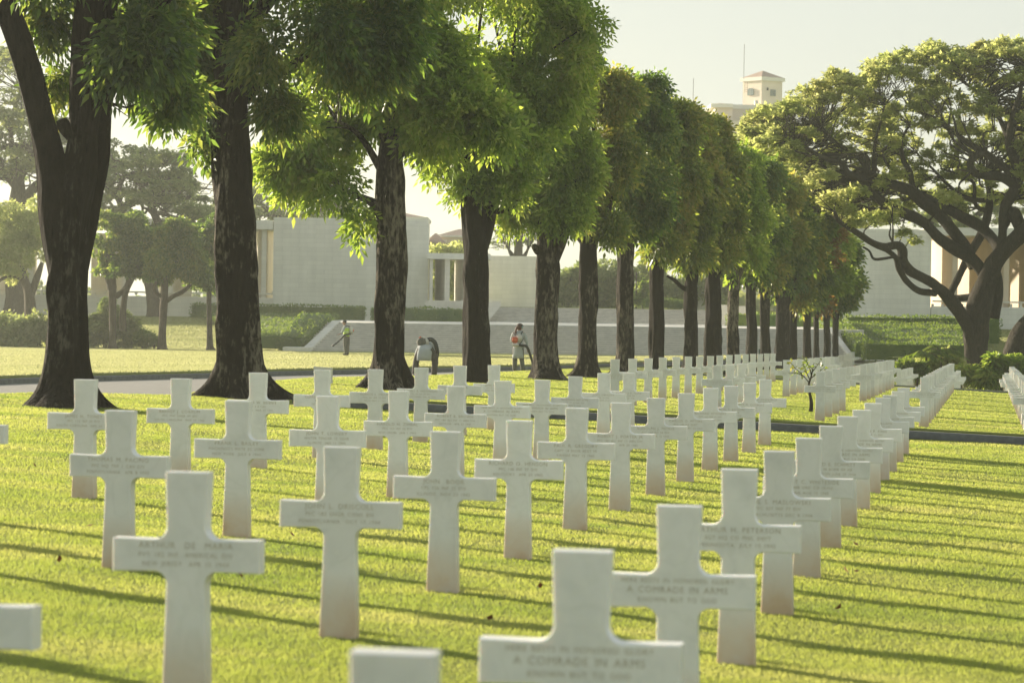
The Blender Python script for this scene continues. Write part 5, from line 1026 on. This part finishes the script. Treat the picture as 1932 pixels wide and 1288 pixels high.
shape('trousers', [tube([(-.02, -.08, .93), (-.045, -.095, .68), (-.05, -.10, .48), (-.025, -.095, .28), (-.01, -.09, .09)], [.115, .10, .085, .078, .072]), tube([(.04, .08, .93), (.065, .09, .68), (.07, .09, .48), (.065, .08, .28), (.06, .07, .09)], [.115, .10, .085, .078, .072])], 'cloth_mid', pm_)
shape('boots', [ball((-.05, -.10, .05), .06, 1.9, .85, .85), ball((.01, .065, .05), .06, 1.9, .85, .85)], 'boot', pm_)
bl = empty('backpack_blower', (m_[0]+.2, m_[1], m_[2]+1.2), 'pale backpack leaf blower with long black tube worn by the walking person in the vest', 'leaf blower')
shape('motor_housing', [boxp(-.05, .12, -.14, .14, -.18, .22, .05)], 'plastic_white', bl); shape('air_filter', [ball((.13, 0, .02), .07, .6, 1, 1)], 'orange', bl)
shape('straps', [tube([(-.05, -.12, .2), (-.2, -.14, .24), (-.3, -.13, .12), (-.28, -.13, -.05)], [.02]*4, 6), tube([(-.05, .12, .2), (-.2, .14, .24), (-.33, .1, .12)], [.02]*3, 6)], 'plastic_black', bl)
shape('blower_tube', [tube([(.0, -.12, -.16), (-.12, -.25, -.17), (-.28, -.30, -.22), (-.45, -.31, -.40), (-.66, -.32, -.60), (-.86, -.33, -.76)], [.045, .045, .045, .042, .04, .045], 14)], 'plastic_black', bl)

# plot marker with the letter
sg = ground_at(609, 723, G, 40, 110); sg[2] = float(G(sg[0], sg[1]))
mk = empty('plot_marker', sg, 'low white slanted plot marker with letter D behind a cross', 'sign', rz=-.12)
mb = MB(); mb.hexa([(-.19, -.06, .0), (.19, -.06, .0), (.19, .16, .0), (-.19, .16, .0)], [(-.21, .0, .37), (.21, .0, .345), (.21, .05, .345), (-.21, .05, .37)]); o = mb.build('panel', 'white_paint'); o.parent = mk
v, f = text_verts('D', .26, 0, 0, 0); vv = [(x+.02, -.045+.06*(.22+z)/.36-.022, .20+z) for x, y, z in v]
me = bpy.data.meshes.new('letter'); me.from_pydata(vv, [], f); put('letter', me, 'dark_metal', mk)
# green sign on a post before the stairs
gs = PT(1436.5, 681, 174); gz = float(G(gs[0], 174)); gp = empty('sign_post', (gs[0], 174, gz), 'small dark green upright sign between two avenue trunks', 'sign')
mb = MB(); zt1 = PT(1436, 659, 174)[2]-gz; mb.box(-.13, .13, -.02, .02, zt1-.62, zt1); mb.build('sign_board', simple('sign_green', (.03, .10, .07), .5, .1, 3)).parent = gp
mb = MB(); mb.box(-.15, -.132, -.025, .025, 0, zt1+.03); mb.box(.132, .15, -.025, .025, 0, zt1+.03); mb.build('post', 'dark_metal').parent = gp
mb = MB()
for i in range(4): mb.box(-.08, .07-.02*(i % 2), -.024, -.0205, zt1-.13-.13*i, zt1-.09-.13*i)
mb.build('lettering', 'plastic_white').parent = gp
# sapling between the crosses
sp_ = ground_at(1530, 777, G, 50, 110); Zs = sp_[1]; sp_[2] = float(G(sp_[0], Zs)); rs_ = empty('sapling', sp_, 'young sapling with few yellow green leaves between the crosses beyond the near kerb', 'sapling')
tb = Tubes(); rng = np.random.default_rng(8); LV = []
def wl_(pts): return [PT(x, y, Zs+d) for x, y, d in pts]
trunk = wl_([(1530, 778, 0), (1531, 760, 0), (1528, 742, 0), (1526, 725, 0), (1530, 712, 0), (1533, 698, 0), (1536, 684, 0)]); tb.add(trunk, [.05, .04, .03, .024, .018, .012, .006], 10, 4, .3)
bp = []
for pts in ([(1527, 722, 0), (1515, 708, .05), (1500, 694, .1), (1490, 682, .1)], [(1529, 714, 0), (1540, 706, -.1), (1556, 692, -.15)], [(1528, 716, 0), (1520, 700, .2), (1516, 688, .3)], [(1532, 702, 0), (1540, 692, .1), (1548, 680, .15)], [(1526, 727, 0), (1538, 728, -.1), (1536, 738, -.1)], [(1518, 711, 0), (1505, 704, -.1), (1488, 704, -.15)], [(1531, 708, 0), (1526, 690, -.1), (1518, 678, -.1)]):
    P = wl_(pts); c, r = tb.add(P, [.014]+[.008]*(len(P)-2)+[.004], 6, 4); bp.append(c[len(c)//3:])
tb.build('trunk', 'bark_rain', rs_); B = np.vstack(bp); k = rng.integers(0, len(B), 95); p = B[k]+rng.normal(0, .025, (95, 3)); d = unit(rdir(95, rng)+np.array([0, 0, -.2])); build_leaves('crown', [leaf_VF(p, d, unit(np.cross(d, rdir(95, rng))), .11*rng.uniform(.6, 1.1, 95), .05, .2)], 'leaf_olive', rs_)
# dry leaves on the lawn
M['dry_leaf'] = simple('dry_leaf', (.22, .07, .03), .8, .3, 30)
lm = leaf_VF(np.zeros((1, 3)), np.array([[1., 0, 0]]), np.array([[0, 1., 0]]), .06, .038, -.3); dme = mesh_np('fallen_leaf', lm[0]+np.array([0, 0, .01]), lm[1]); dme.materials.append(M['dry_leaf'])
LEAFAT = ['left of the bottom left cross', 'left of the stained footed cross, nearer one', 'left of the stained footed cross, farther one', 'right of a cross, lower of a pair',
 'right of a cross, upper of a pair', 'in lower right between two shadows', 'in lower right just below another leaf', 'in the open right part, highest', 'between middle crosses, farther one',
 'between middle crosses, nearer one', 'right beside a cross foot', 'in open grass at right centre', 'between the two biggest left crosses', 'at the far left edge, highest of all', 'at the left edge, lowest of that side', 'left of the lowest cross foot']
for i, (x, y) in enumerate([(161, 998), (566, 1026), (556, 1018), (1600, 1086), (1612, 1084), (1573, 1154), (1580, 1158), (1707, 993), (1021, 1117), (920, 1178), (1538, 1082), (1620, 1035), (454, 1096), (68, 886), (112, 1068), (1370, 1202)]):
    q = ground_at(x, y, G, 6, 60); o = bpy.data.objects.new('fallen_leaf', dme); COL.objects.link(o); o.location = (q[0], q[1], float(G(q[0], q[1]))+.015); o.rotation_euler = (random.uniform(-.5, .5), random.uniform(-.7, .2), random.uniform(0, 6)); o.scale = (1, 1, 1)
    tag(o, 'small dry reddish brown leaf on the lawn ' + LEAFAT[i], 'fallen leaf', 'dry leaves scattered on the lawn')

# ------------------------------------------------------------------ haze
hm = bpy.data.materials.new('haze'); hm.use_nodes = True; hn = hm.node_tree.nodes; hn.remove(hn['Principled BSDF'])
pv = hn.new('ShaderNodeVolumePrincipled'); pv.inputs['Color'].default_value = (.95, 1.0, .93, 1); pv.inputs['Density'].default_value = .00035; pv.inputs['Anisotropy'].default_value = .7
hm.node_tree.links.new(pv.outputs[0], hn['Material Output'].inputs['Volume'])
mb = MB(); mb.box(-980, 980, -80, 1560, -42, 44); hz = mb.build('haze', hm); tag(hz, 'pale morning haze over the whole cemetery', 'haze', kind='stuff')
